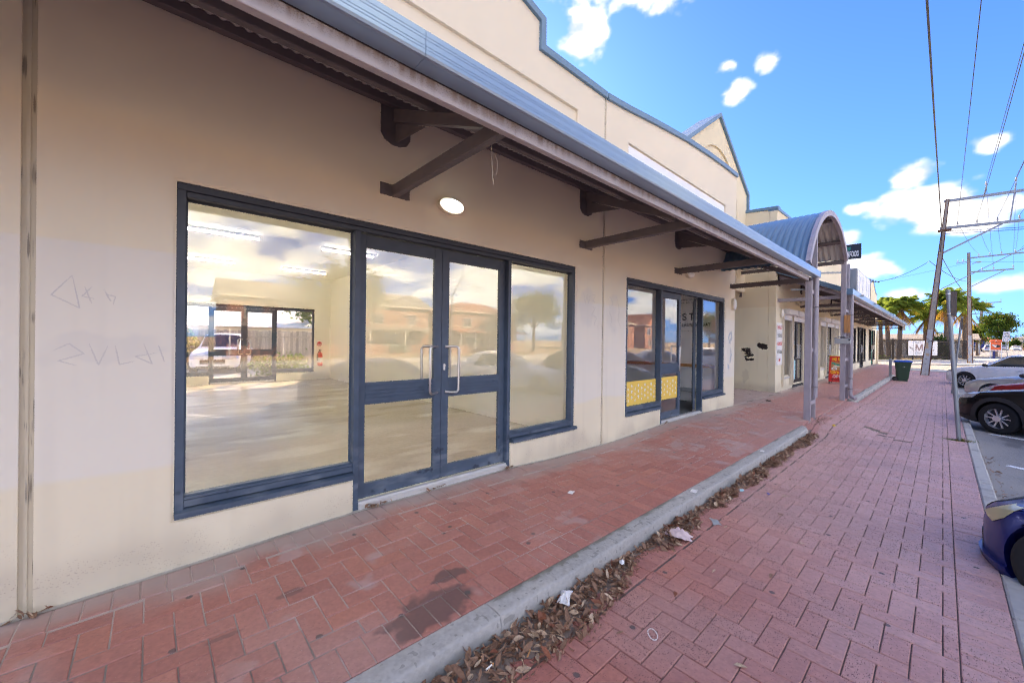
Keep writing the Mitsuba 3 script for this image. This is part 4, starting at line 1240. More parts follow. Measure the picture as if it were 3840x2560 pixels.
add('panel', box(23.97, 24.03, -.86, .55, 5.52, 6.13, .004), 'm_black', t)
add('frame', frame_parts(0, 1, 0, 1, 0, 1, 0, 0, 0, 0) or [box(23.95, 24.05, -.885, -.86, 5.49, 6.16), box(23.95, 24.05, -.86, .55, 5.49, 5.518), box(23.95, 24.05, -.86, .55, 6.132, 6.16)], 'm_charcoal', t)
add('lettering', text('SEAFOOD', .235, (23.969, -.24, 5.60), (0, -1, 0), (0, 0, 1), .004, True, .56 / width('SEAFOOD', .235, True)), 'm_whitesign', t)
add('lettering', text('SON', .17, (23.969, -.22, 5.89), (0, -1, 0), (0, 0, 1), .004, True, .27 / width('SON', .17, True), .2), 'm_tealgreen', t)
add('pole', tube([(24, .45, 5.5), (24, .45, 4.9)], .04, 10), 'm_charcoal', t)
for k, (x, y) in enumerate(((28.6, -.05), (30.4, -.05), (32.7, -.05), (36.2, -.05))):
    t = thing('air_conditioner', 'cream air conditioner unit on the wall under the far awning, number %s from the street corner end' % ('four', 'three', 'two', 'one')[k] if False else ['cream air conditioner nearest the camera, under the far awning', 'second cream air conditioner along the wall under the far awning', 'third cream air conditioner along the wall under the far awning', 'farthest cream air conditioner under the far awning'][k], 'air conditioner', 'air conditioners under the far awning')
    add('casing', box(x - .42, x + .42, Y2 - .42, Y2 - .06, 2.86, 3.42, .02), 'm_cream', t)
    add('grille', xf(lathe([(.05, 0), (.23, 0), (.23, .012), (.05, .012)], 20, 'y'), (x - .1, Y2 - .434, 3.14)), 'm_charcoal', t)
    add('end_grille', [box(x - .424, x - .42, Y2 - .40, Y2 - .1, z, z + .02) for z in np.arange(2.92, 3.38, .05)], 'm_charcoal', t)
    add('bracket', [box(x - .4, x - .36, Y2 - .45, Y2, 2.81, 2.857), box(x + .36, x + .4, Y2 - .45, Y2, 2.81, 2.857)], 'm_brown', t)
t = thing('corner_downpipe', 'cream downpipe at the far corner of the takeaway row', 'downpipe')
add('pipe', tube([(42.35, .03, 2.7), (42.35, .03, -.05)], .06, 12), 'm_cream', t)
t = thing('wall_post_box', 'small cream box on the wall beside the far teal door', 'box')
add('body', box(38.95, 39.3, Y2 - .16, Y2 - .01, 1.2, 1.5, .01), 'm_cream', t)

# ------------------------------------------------------------------ sandwich board
t = thing('sandwich_board', 'red sandwich board advertising hot rolls, fish and chips, standing on the footpath', 'sign')
zb = float(zu(19.75, -.7))
def lean(m, s):                                             # board leans back towards +x as it rises
    V = np.array(m.vertices)
    return tm(np.column_stack([V[:, 0] + s * (1.08 - V[:, 2]) * .24, V[:, 1], V[:, 2] + zb]), m.faces)
for s in (-1, 1):
    k = 'board' if s < 0 else 'rear_board'
    x = 19.95
    add(k, lean(box(x - .012, x + .012, -1.02, -.42, .09, 1.07, .004), s), 'm_red' if s < 0 else 'm_black', t)
    add('leg', [lean(box(x - .014, x + .014, y - .014, y + .014, -.0, .10), s) for y in (-.99, -.45)], 'm_dark', t)
add('border', lean(box(19.975, 19.99, -1.04, -.40, .99, 1.09), 1), 'm_yellow', t)
fx = 19.95 - .0125
def face(m): return lean(m, -1)
add('lettering', face(cat_([text('HQ ROLLS', .125, (fx, -.49, .90), (0, -1, 0), (0, 0, 1), .003, True, .48 / width('HQ ROLLS', .125, True), .15), text('FISH & CHIPS', .115, (fx, -.445, .395), (0, -1, 0), (0, 0, 1), .003, True, .545 / width('FISH & CHIPS', .115, True), .15)])), 'm_yellow', t)
add('lettering', face(text('OPEN', .105, (fx, -.535, .245), (0, -1, 0), (0, 0, 1), .003, True, .37 / width('OPEN', .105, True))), 'm_whitesign', t)
py = lambda pts, x0=fx - .003: face(ext(Polygon(pts), 'x', x0, fx))
add('arrow', py([(-.47, .175), (-.56, .21), (-.56, .188), (-.95, .188), (-.95, .165), (-.56, .165), (-.56, .142)]), 'm_dark', t)
add('photo', py([(-.47, .53), (-.96, .53), (-.96, .86), (-.47, .86)]), 'm_wood', t)
add('photo_plate', face(ext(affinity.scale(Point(-.58, .59).buffer(.09, 16), 1, .55).difference(affinity.scale(Point(-.58, .585).buffer(.05, 12), 1, .5)), 'x', fx - .005, fx - .003)), 'm_whitesign', t)
add('photo_roll', face(cat_([ext(affinity.rotate(affinity.scale(Point(-.72, .71).buffer(.10, 16), 1.9, .45), -12), 'x', fx - .006, fx - .003), ])), 'm_cream', t)
add('photo_salad', face(cat_([ext(affinity.scale(Point(y, z).buffer(.035, 10), 1.6, .8), 'x', fx - .0075, fx - .0055) for y, z in ((-.55, .80), (-.62, .76), (-.70, .745), (-.79, .725))])), 'm_tealgreen', t)
# ------------------------------------------------------------------ street furniture


def sign_pole(label, base, top, r, plate):
    t = thing('sign_pole', label, 'sign pole')
    b, p = np.array(base, float), np.array(top, float)
    add('pole', tube([b, b + (p - b) * .5, p], r, 20), 'm_galv', t, smooth=50)
    add('cap', tube([p, p + (p - b) / np.linalg.norm(p - b) * .015], r * 1.1, 20), 'm_galv', t, smooth=50)
    d = (p - b) / np.linalg.norm(p - b)
    z0, z1, w, off = plate
    # sign seen edge on: a sheet bolted to the far side of the pole with folded clamp bands
    B = basis(np.array([.12, -1, 0]), d)
    o = b + d * z0
    sh = [box(r * .2, r * .2 + w, 0, z1 - z0, r + .002, r + .006, .001)]
    add('plate', xf(cat_(sh), o, R=B), 'm_signback', t)
    for zz in (z0 + .03, z1 - .05):
        add('clamp', tube([b + d * zz, b + d * (zz + .022)], r * 1.14, 20), 'm_alu', t, smooth=50)
    return t


sign_pole('leaning galvanised sign pole in the near edge of the pavement beside the black car', (10.82, -3.668, -.21), (10.82, -3.505, 2.53), .031, (2.27, 2.72, .075, 0))
sign_pole('second galvanised sign pole further along beside the white car', (21.17, -3.693, -.21), (21.17, -3.905, 2.53), .031, (2.30, 2.72, .05, 0))
t = thing('weed_patch', 'dry weeds and grit round the foot of the near sign pole', 'weeds')
r = np.random.default_rng(4)
bl = []
for k in range(260):
    a, d = r.uniform(0, 6.28), abs(r.normal(0, .075))
    x, y = 10.80 + d * math.cos(a) * .8, -3.64 + d * math.sin(a) * 1.5
    h = r.uniform(.01, .05) * (1.4 if y < -3.66 else .6)
    q = r.uniform(0, 6.28)
    bl.append(tm([[x - .006 * math.sin(q), y + .006 * math.cos(q), -.203], [x + .006 * math.sin(q), y - .006 * math.cos(q), -.203], [x + h * .8 * math.cos(q), y + h * .8 * math.sin(q), -.203 + h]], [[0, 1, 2]]))
m = cat_(bl)
add('blades', m, 'm_green', t, uv=np.repeat(np.column_stack([r.uniform(0, 1, 260), r.uniform(.2, .9, 260)]), 3, 0))
add('grit', lathe([(0, .012), (.05, .012), (.11, .002), (.14, -.004)], 20) if False else xf(lathe([(0, .010), (.06, .009), (.12, .001)], 20), (10.81, -3.60, -.205), scale=(.8, 1.4, 1)), 'm_dirt', t)

t = thing('wheelie_bin', 'dark green wheelie bin with a blue lid at the end of the far kerb', 'bin')
bx, by, bz = 26.45, -2.14, -.205
def ring_(w, d, z, r=.05, n=6, dx=0, dy=0):
    g = sbox(-w / 2 + r, -d / 2 + r, w / 2 - r, d / 2 - r).buffer(r, 6).exterior
    k = 40
    return [(g.interpolate(i / k, normalized=True).x + dx, g.interpolate(i / k, normalized=True).y + dy, z) for i in range(k)]
def loft(rings, capb=True, capt=True):
    n = len(rings[0])
    V = [p for R in rings for p in R]
    F = [[i * n + j, i * n + (j + 1) % n, (i + 1) * n + (j + 1) % n, (i + 1) * n + j] for i in range(len(rings) - 1) for j in range(n)]
    m = tm(V, np.array(F))
    V = np.array(V); extra = []
    f = [m.faces]
    if capb:
        V = np.vstack([V, np.mean(rings[0], 0)]); f.append(np.array([[len(V) - 1, (j + 1) % n, j] for j in range(n)]))
    if capt:
        V = np.vstack([V, np.mean(rings[-1], 0)]); o = (len(rings) - 1) * n; f.append(np.array([[len(V) - 1, o + j, o + (j + 1) % n] for j in range(n)]))
    return tm(V, np.vstack(f))
# local: front of the bin towards -y
Rz = .12
put = lambda m: xf(m, (bx, by, bz), rotz=Rz)
add('body', put(loft([ring_(.40, .40, .10, dy=-.02), ring_(.45, .47, .5, dy=-.03), ring_(.50, .54, .86, dy=-.045), ring_(.53, .57, .88, dy=-.045), ring_(.53, .57, .92, dy=-.045)])), 'm_bingreen', t, smooth=35)
add('base', [put(box(-.17 + .115 * k, -.07 + .115 * k, -.20, .12, .0, .10, .01)) for k in range(3)] + [put(box(-.19, .19, -.19, .15, .02, .1))], 'm_bingreen', t)
add('lid', put(loft([ring_(.55, .62, .925, dy=-.05), ring_(.56, .63, .945, dy=-.05), ring_(.50, .56, .985, dy=-.04), ring_(.40, .45, .995, dy=-.04)])), 'm_binlid', t, smooth=35)
add('handle', put(tube([(-.2, .25, .90), (-.2, .33, .93), (.2, .33, .93), (.2, .25, .90)], .015, 8)), 'm_binlid', t)
for s in (-1, 1):
    w_ = free(t + '__wheel')
    add('tyre', put(xf(lathe([(.06, -.03), (.095, -.028), (.10, -.015), (.10, .015), (.095, .028), (.06, .03)], 22, 'x'), (s * .235, .215, .10))), 'm_rubber', w_, smooth=40)
    add('hub', put(xf(lathe([(0, -.02), (.058, -.02), (.058, .02), (0, .02)], 16, 'x'), (s * .235, .215, .10))), 'm_charcoal', w_)
add('sticker', put(box(-.2655, -.246, -.10, -.02, .70, .715)), 'm_whitesign', t)
t = thing('steel_bollard', 'flat grey galvanised steel post beside the wheelie bin', 'bollard')
add('post', [box(27.47, 27.49, -1.735, -1.630, -.22, .84, .003), box(27.49, 27.53, -1.735, -1.725, -.22, .84)], 'm_galv', t)

# ------------------------------------------------------------------ stobie poles, cross-arms and wires


def stobie(name, label, x, b0, b1, t0, t1, ztop, zbase, depth=.42):
    t = thing('power_pole', label, 'power pole')
    # two rolled steel joists with concrete between them, narrowing to the top
    def sl(a0, a1, c0, c1, mat, nm, xa, xb):
        V = [[xa, a0, zbase], [xb, a0, zbase], [xb, a1, zbase], [xa, a1, zbase], [xa * .5 + xb * .5 - (xb - xa) * .3, c0, ztop], [xa * .5 + xb * .5 + (xb - xa) * .3, c0, ztop], [xa * .5 + xb * .5 + (xb - xa) * .3, c1, ztop], [xa * .5 + xb * .5 - (xb - xa) * .3, c1, ztop]]
        add(nm, tm(V, [[0, 1, 5, 4], [1, 2, 6, 5], [2, 3, 7, 6], [3, 0, 4, 7], [4, 5, 6, 7], [3, 2, 1, 0]]), mat, t)
    e, f = .045, .03
    sl(b1, b1 + e, t1, t1 + f, 'm_rust', 'joist', x - .085, x + .085)
    sl(b0 - e, b0, t0 - f, t0, 'm_rust', 'joist', x - .085, x + .085)
    sl(b1 + e, b0 - e, t1 + f, t0 - f, 'm_stobie', 'concrete', x - .07, x + .07)
    return t


def insulator(p, h=.28):
    return xf(lathe([(0, 0), (.015, 0), (.015, h * .35), (.05, h * .4), (.055, h * .48), (.025, h * .52), (.025, h * .6), (.05, h * .64), (.05, h * .72), (.02, h * .76), (.02, h * .84), (.04, h * .88), (.03, h), (0, h)], 10), p)


S1x = 32.75
P1 = stobie('power_pole', 'leaning concrete and steel power pole standing in the brick pavement', S1x, -2.58, -2.95, -3.485, -3.628, 9.70, -.26)
arm = lambda y0, z0, y1, z1, x, w=.10, h=.13: bar((x, y0, z0), (x, y1, z1), w, h, (0, 0, 1))
add('cross_arm', [arm(-3.42, 9.62, -7.6, 9.46, S1x + .10), arm(-3.28, 8.13, -7.6, 7.90, S1x + .10)], 'm_galv', P1)
add('brace', bar((S1x + .12, -3.20, 6.62), (S1x + .12, -5.5, 7.95), .06, .08), 'm_galv', P1)
add('riser', [bar((S1x + .10, -4.86, 9.5), (S1x + .1, -4.93, 10.0), .07, .07, (1, 0, 0)), bar((S1x + .1, -5.74, 7.95), (S1x + .1, -5.92, 9.95), .06, .06, (1, 0, 0))], 'm_galv', P1)
INS1 = [(-3.93, 8.14, .25), (-4.63, 8.10, .25), (-5.33, 8.06, .25), (-6.05, 8.02, .25), (-6.75, 7.98, .25), (-4.93, 9.98, .32), (-5.92, 9.93, .32)]
add('insulator', [insulator((S1x + .10, y, z), h) for y, z, h in INS1], 'm_greybox', P1)
add('bracket', box(S1x - .13, S1x + .13, -3.72, -3.20, 7.93, 8.01), 'm_rust', P1)
add('number_plate', [text('544', .10, (S1x - .0775, -2.87, 1.72), (0, -1, 0), (0, 0, 1), .004, True)], 'm_charcoal', P1)
S2x = 51.0
P2 = stobie('power_pole', 'second concrete and steel power pole at the corner of the side street', S2x, -4.86, -5.20, -4.77, -4.95, 9.42, -.1)
add('cross_arm', [arm(-4.9, 8.93, -8.1, 8.98, S2x - .12, .09, .11), arm(-4.9, 7.74, -7.25, 7.73, S2x - .12, .09, .11)], 'm_galv', P2)
add('brace', [bar((S2x - .13, -5.0, 6.5), (S2x - .13, -6.75, 7.66), .05, .06), bar((S2x - .15, -3.3, 6.45), (S2x - .15, -8.1, 9.55), .05, .06)], 'm_galv', P2)
add('service_arm', bar((S2x - .12, -4.15, 8.58), (S2x - .12, -4.9, 8.66), .05, .06), 'm_galv', P2)
add('insulator', [insulator((S2x - .12, y, z), .24) for y, z in ((-4.25, 8.61), (-4.55, 8.64), (-5.4, 8.98), (-6.0, 8.98), (-6.6, 8.98), (-7.3, 8.98), (-5.6, 7.79), (-6.2, 7.79), (-7.2, 7.79))], 'm_greybox', P2)
L2 = thing('street_light', 'grey street light head on the second power pole', 'street light')
add('arm', bar((S2x, -5.05, 8.45), (S2x - .1, -5.3, 8.52), .05, .05), 'm_galv', L2)
add('head', xf(loft([ring_(.16, .10, -.05, .04), ring_(.24, .36, 0, .07), ring_(.2, .32, .06, .07)]), (S2x - .12, -5.40, 8.52)), 'm_greybox', L2, smooth=40)
P3 = stobie('power_pole', 'distant grey power pole between the two street trees', 92, -6.85, -7.25, -7.3, -7.55, 8.3, -.1)
add('cross_arm', [arm(-6.3, 7.9, -9.2, 8.05, 91.9, .12, .12), arm(-6.2, 6.4, -8.6, 6.5, 91.9, .12, .12)], 'm_galv', P3)
add('insulator', [insulator((91.9, y, 8.0), .5) for y in (-6.35, -7.75, -9.15)], 'm_greybox', P3)
P4 = stobie('power_pole', 'thin far power pole with a side lamp at the right edge', 150, -16.9, -17.3, -16.95, -17.25, 8.6, 0)
add('lamp_arm', bar((149.9, -17.1, 6.4), (149.9, -15.6, 6.55), .12, .12), 'm_galv', P4)


def wire(label, pts, r=.008, sag=0.0, n=24, group='overhead wires along the street'):
    t = thing('overhead_wire', label, 'wire', group)
    P = []
    for (a, b) in zip(pts[:-1], pts[1:]):
        a, b = np.array(a, float), np.array(b, float)
        for k in np.linspace(0, 1, n)[(1 if P else 0):]:
            q = a + (b - a) * k
            q[2] -= sag * 4 * k * (1 - k)
            P.append(q)
    add('cable', tube(P, r, 6, cap=False), 'm_black', t)


for (y, z, h), y2, (yb, zb_), lb in zip(INS1, (-5.4, -6.0, -6.6, -7.3, -7.5, -6.2, -7.2), ((-3.80, 8.55), (-4.50, 8.5), (-5.2, 8.45), (-5.9, 8.4), (-6.6, 8.35), (-4.75, 10.35), (-5.6, 10.3)),
                                ('thin wire of the lower cross-arm, nearest the shops', 'second thin wire of the lower cross-arm', 'third thin wire of the lower cross-arm', 'fourth thin wire of the lower cross-arm', 'outermost thin wire of the lower cross-arm', 'wire from the short riser of the upper cross-arm', 'wire from the long riser of the upper cross-arm')):
    wire(lb, [(-12, yb, zb_), (S1x + .1, y, z + h)], .009, .55)
    wire('onward span of the ' + lb.replace('thin wire', 'wire').replace('wire from', 'wire of'), [(S1x + .1, y, z + h), (S2x - .12, y2, 9.22 if h < .3 else 8.05)], .008, .25)
wire('thick twisted black cable that runs past the leaning power pole', [(-12, -3.05, 7.9), (S1x - .1, -3.36, 7.9)], .020, .35)
wire('thick black cable dropping from the leaning pole to the second pole', [(S1x - .1, -3.36, 7.9), (S1x - .15, -3.28, 6.75), (S2x - .2, -5.0, 5.6), (92, -7.2, 5.2)], .018, .35)
wire('black service cable from the takeaway roof to the leaning pole', [(37.0, .1, 5.9), (S1x + .1, -2.9, 6.35), (S2x, -5.0, 6.95)], .016, .30)
for k, (z, lb) in enumerate(((7.96, 'upper of the two cables crossing the road from the leaning pole'), (7.82, 'lower of the two cables crossing the road from the leaning pole'))):
    wire(lb, [(S1x + .05, -3.3, z), (40, -24, 8.6 + .1 * k)], .014, .5)
wire('faint wire crossing behind the palms', [(70, 14, 9.0), (S2x, -5.0, 8.6), (66, -30, 9.2)], .010, .5)
t = thing('service_bracket', 'black insulator cluster on the roof of the takeaway row', 'insulator')
add('post', box(36.95, 37.05, .05, .15, 4.9, 6.0), 'm_brown', t)
add('knobs', [xf(lathe([(0, 0), (.06, .02), (.06, .09), (0, .11)], 10), (37.0 - .12 * k, -.12 - .16 * k, 5.88 - .05 * k)) for k in range(3)], 'm_black', t)
# ------------------------------------------------------------------ cars
for nm, c, mt, rg in (('blue', (.012, .022, .15), .35, .25), ('white', (.74, .75, .76), .0, .3), ('silver', (.50, .51, .52), .6, .3), ('blackp', (.006, .007, .010), .1, .2), ('redp', (.32, .012, .015), .2, .25), ('greyp', (.12, .13, .15), .4, .3)):
    scene['m_car_' + nm] = {'type': 'principled', 'base_color': {'type': 'rgb', 'value': list(c)}, 'metallic': mt, 'roughness': rg, 'specular': .35, 'clearcoat': .55, 'clearcoat_gloss': .96}
pr('m_headlight', (.50, .52, .54), .08, metallic=.4, spec=.8)
pr('m_oldlight', (.42, .38, .21), .25, spec=.6)
pr('m_taillight', (.30, .012, .012), .15, spec=.7)
pr('m_rim', (.72, .72, .73), .3, metallic=.6, spec=.6)
pr('m_plastic', (.035, .035, .036), .6, spec=.35)


def car(label, wheel_at, theta, paint, L, W, top, belt, zb=.18, xw=.88, wb=2.6, wr=.32, spokes=10, rim='m_rim', cladding=False, lip=False, lamp='m_headlight', side=None, group=None, cat='car', detail=1, zroad=-.33, nose=(.66, .82, .935), tail_lamp=True):
    """wheel_at: world (x, y) of the outer face of the front left wheel; theta: heading from +y towards +x"""
    t = thing('parked_car', label, cat, group)
    bx_ = np.array([-math.sin(theta), -math.cos(theta)]); rx = np.array([math.cos(theta), -math.sin(theta)])
    o = np.array(wheel_at) - bx_ * xw + rx * W
    R = np.array([[bx_[0], rx[0], 0], [bx_[1], rx[1], 0], [0, 0, 1]])
    place = lambda m: xf(m, (o[0], o[1], zroad), R=R)
    tx, tz = zip(*top); bxs, bzs = zip(*belt)
    n = 34 if detail else 18
    xs = np.unique(np.concatenate([np.linspace(.03, .6, n // 3), np.linspace(.6, L - .4, n), np.linspace(L - .4, L - .03, n // 4)]))
    pf = lambda x: np.interp(x, [0, .10, .30, .75, 1.2, L - 1.0, L - .35, L - .08, L], [nose[0], nose[1], nose[2], .99, 1, 1, .95, .88, .78])

    def sec(x, sq=1.0):
        hw = W * pf(x)
        zt, zv = np.interp(x, tx, tz), np.interp(x, bxs, bzs)
        b = zb + .07 * max(0, 1 - x / .35) + .10 * max(0, 1 - (L - x) / .5)
        h = zv - b
        P = [(0, b), (.80 * hw, b), (.93 * hw, b + .03), (.985 * hw, b + .22 * h), (hw, b + .5 * h), (.998 * hw, b + .70 * h), (.975 * hw, zv - .06), (.93 * hw, zv),
             (.885 * hw, zv + (zt - zv) * .30), (.775 * hw, zv + (zt - zv) * .80), (.68 * hw, zv + (zt - zv) * .95), (.36 * hw, zt + .002), (0, zt + .012)]
        P = P + [(-y, z) for y, z in P[-2:0:-1]]
        if sq < 1:
            c = (b + zv) / 2 + .02
            P = [(y * (sq * .5 + .5), c + (z - c) * sq) for y, z in P]
        return [(x, y, z) for y, z in P]
    rings = [sec(.0, .62), sec(.012, .85)] + [sec(x) for x in xs] + [sec(L - .012, .92), sec(L, .72)]
    body = loft(rings)
    body = tm(body.vertices, np.asarray(body.faces))
    b0 = weld(body)
    if b0.volume < 0:
        b0.invert()
    fat = b0.copy()
    vn = np.array(b0.vertex_normals)
    fat.vertices = np.array(b0.vertices) + vn * .006
    fat2 = b0.copy(); fat2.vertices = np.array(b0.vertices) + vn * .028
    MB, MF, MF2 = man(b0), man(fat), man(fat2)
    wx = [xw, xw + wb]
    wells = None
    for x in wx:
        for s in (-1, 1):
            c = Manifold.cylinder(.42, wr + .045, wr + .045, 40).rotate((90, 0, 0)).translate((x, s * (W - .10) + .21, wr))
            wells = c if wells is None else wells + c
    grooves = None
    def prism(poly, y0=-1.2, y1=1.2):
        return man(weld(ext(poly, 'y', y0, y1)))
    shell = MF - MB
    deep = b0.copy(); deep.vertices = np.array(b0.vertices) - vn * .008
    skin = MB - man(deep)
    S = side(top, belt) if side else {}
    cut = MB - wells
    if detail:
        for g in S.get('lines', []):
            cut = cut - (prism(LineString(g).buffer(.0042, cap_style=2)) ^ skin)
    add('body', place(weld(frm(cut))), paint, t, smooth=32)
    if cladding:
        ringp = None
        for x in wx:
            a = Point(x, wr).buffer(wr + .125, 40).difference(Point(x, wr).buffer(wr + .043, 40)).intersection(sbox(x - 1, .16, x + 1, 2))
            ringp = a if ringp is None else ringp.union(a)
        ringp = ringp.union(sbox(wx[0] + .3, zb - .05, wx[1] - .3, zb + .10)).union(sbox(-.1, zb - .05, wx[0] - .3, zb + .115)).union(sbox(wx[1] + .3, zb - .05, L + .1, zb + .13))
        add('arch_cladding', place(weld(frm(((MF2 - MB) ^ prism(ringp)) - wells))), 'm_plastic', t, smooth=30)
    if lip:
        add('bumper_lip', place(weld(frm((MF2 - wells) ^ man(weld(box(-.2, .62, -1.2, 1.2, .0, zb + .14, 0)))))), paint, t, smooth=30)
    for name, poly, mat in S.get('side', []):
        for s in (-1, 1):
            g = shell ^ prism(poly, min(0, s * 1.2), max(0, s * 1.2))
            g = g - man(weld(box(-1, L + 1, -.30, .30, 0, 3)))
            if not g.is_empty():
                add(name, place(weld(frm(g))), mat, t, smooth=30)
    for name, (xa, xb, za, zb_, yy), mat in S.get('boxes', []):
        g = shell ^ man(weld(box(xa, xb, -yy, yy, za, zb_)))
        if not g.is_empty():
            add(name, place(weld(frm(g))), mat, t, smooth=30)
    for name, (xa, xb, ya, yb, za, zb_), mat in S.get('lamps', []):
        for s in (-1, 1):
            g = shell ^ man(weld(box(xa, xb, s * ya, s * yb, za, zb_)))
            if not g.is_empty():
                add(name, place(weld(frm(g))), mat, t, smooth=30)
    for x in wx:
        for s in (-1, 1):
            w = free(t + '__wheel')
            c = (x, s * (W - .105), wr)
            rr = wr * .70
            add('tyre', place(xf(lathe([(rr - .02, -.10), (rr + .02, -.105), (wr - .035, -.108), (wr - .008, -.088), (wr, -.05), (wr, .05), (wr - .008, .088), (wr - .035, .108), (rr + .02, .105), (rr - .02, .10)], 36 if detail else 18, 'y'), c)), 'm_rubber', w, smooth=45)
            o_ = s * .085
            rimm = [lathe([(rr, -.095), (rr + .012, -.10), (rr + .012, .10), (rr, .095), (rr - .02, .04), (rr - .02, -.04), (rr, -.095)], 30, 'y')]
            hub = xf(lathe([(0, .0), (.055, .0), (.062, -.012), (.062, -.05), (0, -.05)], 16, 'y'), (0, o_ * .92, 0), scale=(1, -s, 1))
            rimm.append(hub)
            for k in range(spokes):
                a = 2 * math.pi * k / spokes + .2
                sp = Polygon([(.045, -.014), (rr - .008, -.026), (rr - .008, -.006), (.05, .006)]) if k % 2 == 0 else Polygon([(.045, .014), (rr - .008, .026), (rr - .008, .006), (.05, -.006)])
                if spokes <= 6:
                    sp = Polygon([(.045, -.024), (rr - .006, -.034), (rr - .006, .034), (.045, .024)])
                if spokes == 10:
                    a = 2 * math.pi * (k // 2) / 5 + .3 + (.20 if k % 2 else -.20)
                e = ext(affinity.rotate(sp, math.degrees(a), origin=(0, 0)), 'y', o_ * .62, o_ * .95)
                V = np.array(e.vertices)
                rad = np.hypot(V[:, 0], V[:, 2])
                V[:, 1] -= s * .022 * np.clip(1 - rad / rr, 0, 1)
                rimm.append(tm(V, e.faces))
            add('rim', place(xf(cat_(rimm), c)), rim, w, smooth=30)
            add('brake_disc', place(xf(cat_([lathe([(0, 0), (rr * .62, 0), (rr * .62, .02), (0, .02)], 20, 'y'), lathe([(0, 0), (rr + .005, 0), (rr + .005, .004), (0, .004)], 20, 'y')]), (c[0], c[1] - s * .01, c[2]))), 'm_charcoal', w)
    under = box(.5, L - .4, -W * .7, W * .7, zb - .04, zb + .12)
    add('underbody', place(under), 'm_dark', t)
    xm = S.get('mirror')
    if xm:
        for s in (-1, 1):
            mir = loft([[(xm[0] + .02 * math.cos(a) + .0, s * (W - .02), xm[1] + .02 * math.sin(a)) for a in np.arange(14) * 2 * np.pi / 14],
                        [(xm[0] + .07 * math.cos(a), s * (W + .04), xm[1] + .05 + .045 * math.sin(a)) for a in np.arange(14) * 2 * np.pi / 14],
                        [(xm[0] + .085 * math.cos(a), s * (W + .12), xm[1] + .06 + .065 * math.sin(a)) for a in np.arange(14) * 2 * np.pi / 14],
                        [(xm[0] + .05 * math.cos(a), s * (W + .185), xm[1] + .06 + .045 * math.sin(a)) for a in np.arange(14) * 2 * np.pi / 14]])
            mir = weld(mir)
            if mir.volume < 0: mir.invert()
            add('mirror', place(mir), S.get('mirror_mat', paint), t, smooth=50)
    for (x, z) in S.get('handles', []):
        for s in (-1, 1):
            add('door_handle', place(tube([(x, s * (W - .012), z), (x + .03, s * (W + .014), z), (x + .17, s * (W + .014), z + .006), (x + .20, s * (W - .012), z + .006)], .012, 8)), paint, t, smooth=50)
    if detail:
        add('number_plate', place(box(-.022, -.006, -.19, .19, zb + .22, zb + .33, .002)), 'm_whitesign', t)
    return t


def side_std(ws, wr_, roof, lights=(0.0, .42, .60, .76), tail=.16, L=4.3, mat='m_headlight', mirror=None, mirror_mat=None, lamp_poly=None):
    """windows and lines from: ws = windscreen foot x, wr_ = roof start x, roof = last roof x"""
    def f(top, belt):
        tx, tz = zip(*top); bx_, bz = zip(*belt)
        T_ = lambda x: np.interp(x, tx, tz)
        B_ = lambda x: np.interp(x, bx_, bz)
        mid = wr_ + .72
        a0, a1 = ws + .12, wr_ + .06
        tp = lambda x: B_(x) + (T_(x) - B_(x)) * .86
        bp = lambda x: B_(x) + .025
        sd = [('side_window', Polygon([(a0 + .08, bp(a0)), (a1 + .05, tp(a1 + .05)), (mid - .04, tp(mid)), (mid - .02, bp(mid))]), 'm_winglass'),
              ('side_window', Polygon([(mid + .04, bp(mid)), (mid + .03, tp(mid)), (roof - .25, tp(roof - .25)), (roof + .02, bp(roof))]), 'm_winglass')]
        sd.append(('headlight', Polygon(lamp_poly or [(lights[0], lights[2]), (lights[0], lights[3] - .02), (lights[1] * .5, lights[3] + .01), (lights[1], lights[3] + .035), (lights[1] * .8, lights[2] + .05)]), mat))
        sd.append(('tail_light', Polygon([(L - tail * 1.9, B_(L - .3) - .06), (L + .1, B_(L - .3) - .04), (L + .1, B_(L - .3) - .22), (L - tail, B_(L - .3) - .2)]), 'm_taillight'))
        ln = [[(a0 - .12, .30), (a0 - .14, .62), (a0 - .05, bp(a0) - .04)], [(mid, .30), (mid + .02, bp(mid)), (mid, tp(mid))], [(a0 - .12, .30), (roof - .1, .30)], [(roof - .12, .42), (roof + .12, bp(roof))],
              [(.40, lights[3] - .02), (.48, .62), (.52, .55)], [(.30, T_(.3) - .03), (ws - .1, T_(ws - .1) - .045)]]
        zh = B_(mid) - .13
        return {'side': sd, 'lines': ln, 'handles': [(mid - .30, zh), (roof - .35, zh + .01)], 'mirror': mirror or (a0 + .14, bp(a0) - .01), 'mirror_mat': mirror_mat or 'm_plastic',
                'boxes': [('windscreen', (ws + .02, wr_ - .02, B_(ws) + .03, 3, .66), 'm_winglass'), ('rear_window', (roof + .06, L - .1, B_(L - .3) + .05, 3, .60), 'm_winglass'), ('grille', (-.2, .12, .42, .60, .42), 'm_plastic'), ('lower_intake', (-.2, .12, .2, .33, .55), 'm_plastic')]}
    return f


def suv_prof(h=1.53, L=4.28, k=1.0):
    top = [(0, .60), (.05, .72 * k), (.25, .805 * k), (.6, .89 * k), (1.0, .955 * k), (1.30, 1.01 * k), (2.05, h - .06), (2.6, h), (3.3, h - .03), (L - .40, h - .26), (L - .12, 1.0), (L, .72)]
    belt = [(0, .57), (.05, .68 * k), (.25, .765 * k), (.6, .845 * k), (1.0, .905 * k), (1.30, .955 * k), (2.0, .985 * k), (3.3, 1.04), (L - .25, 1.02), (L, .68)]
    return top, belt


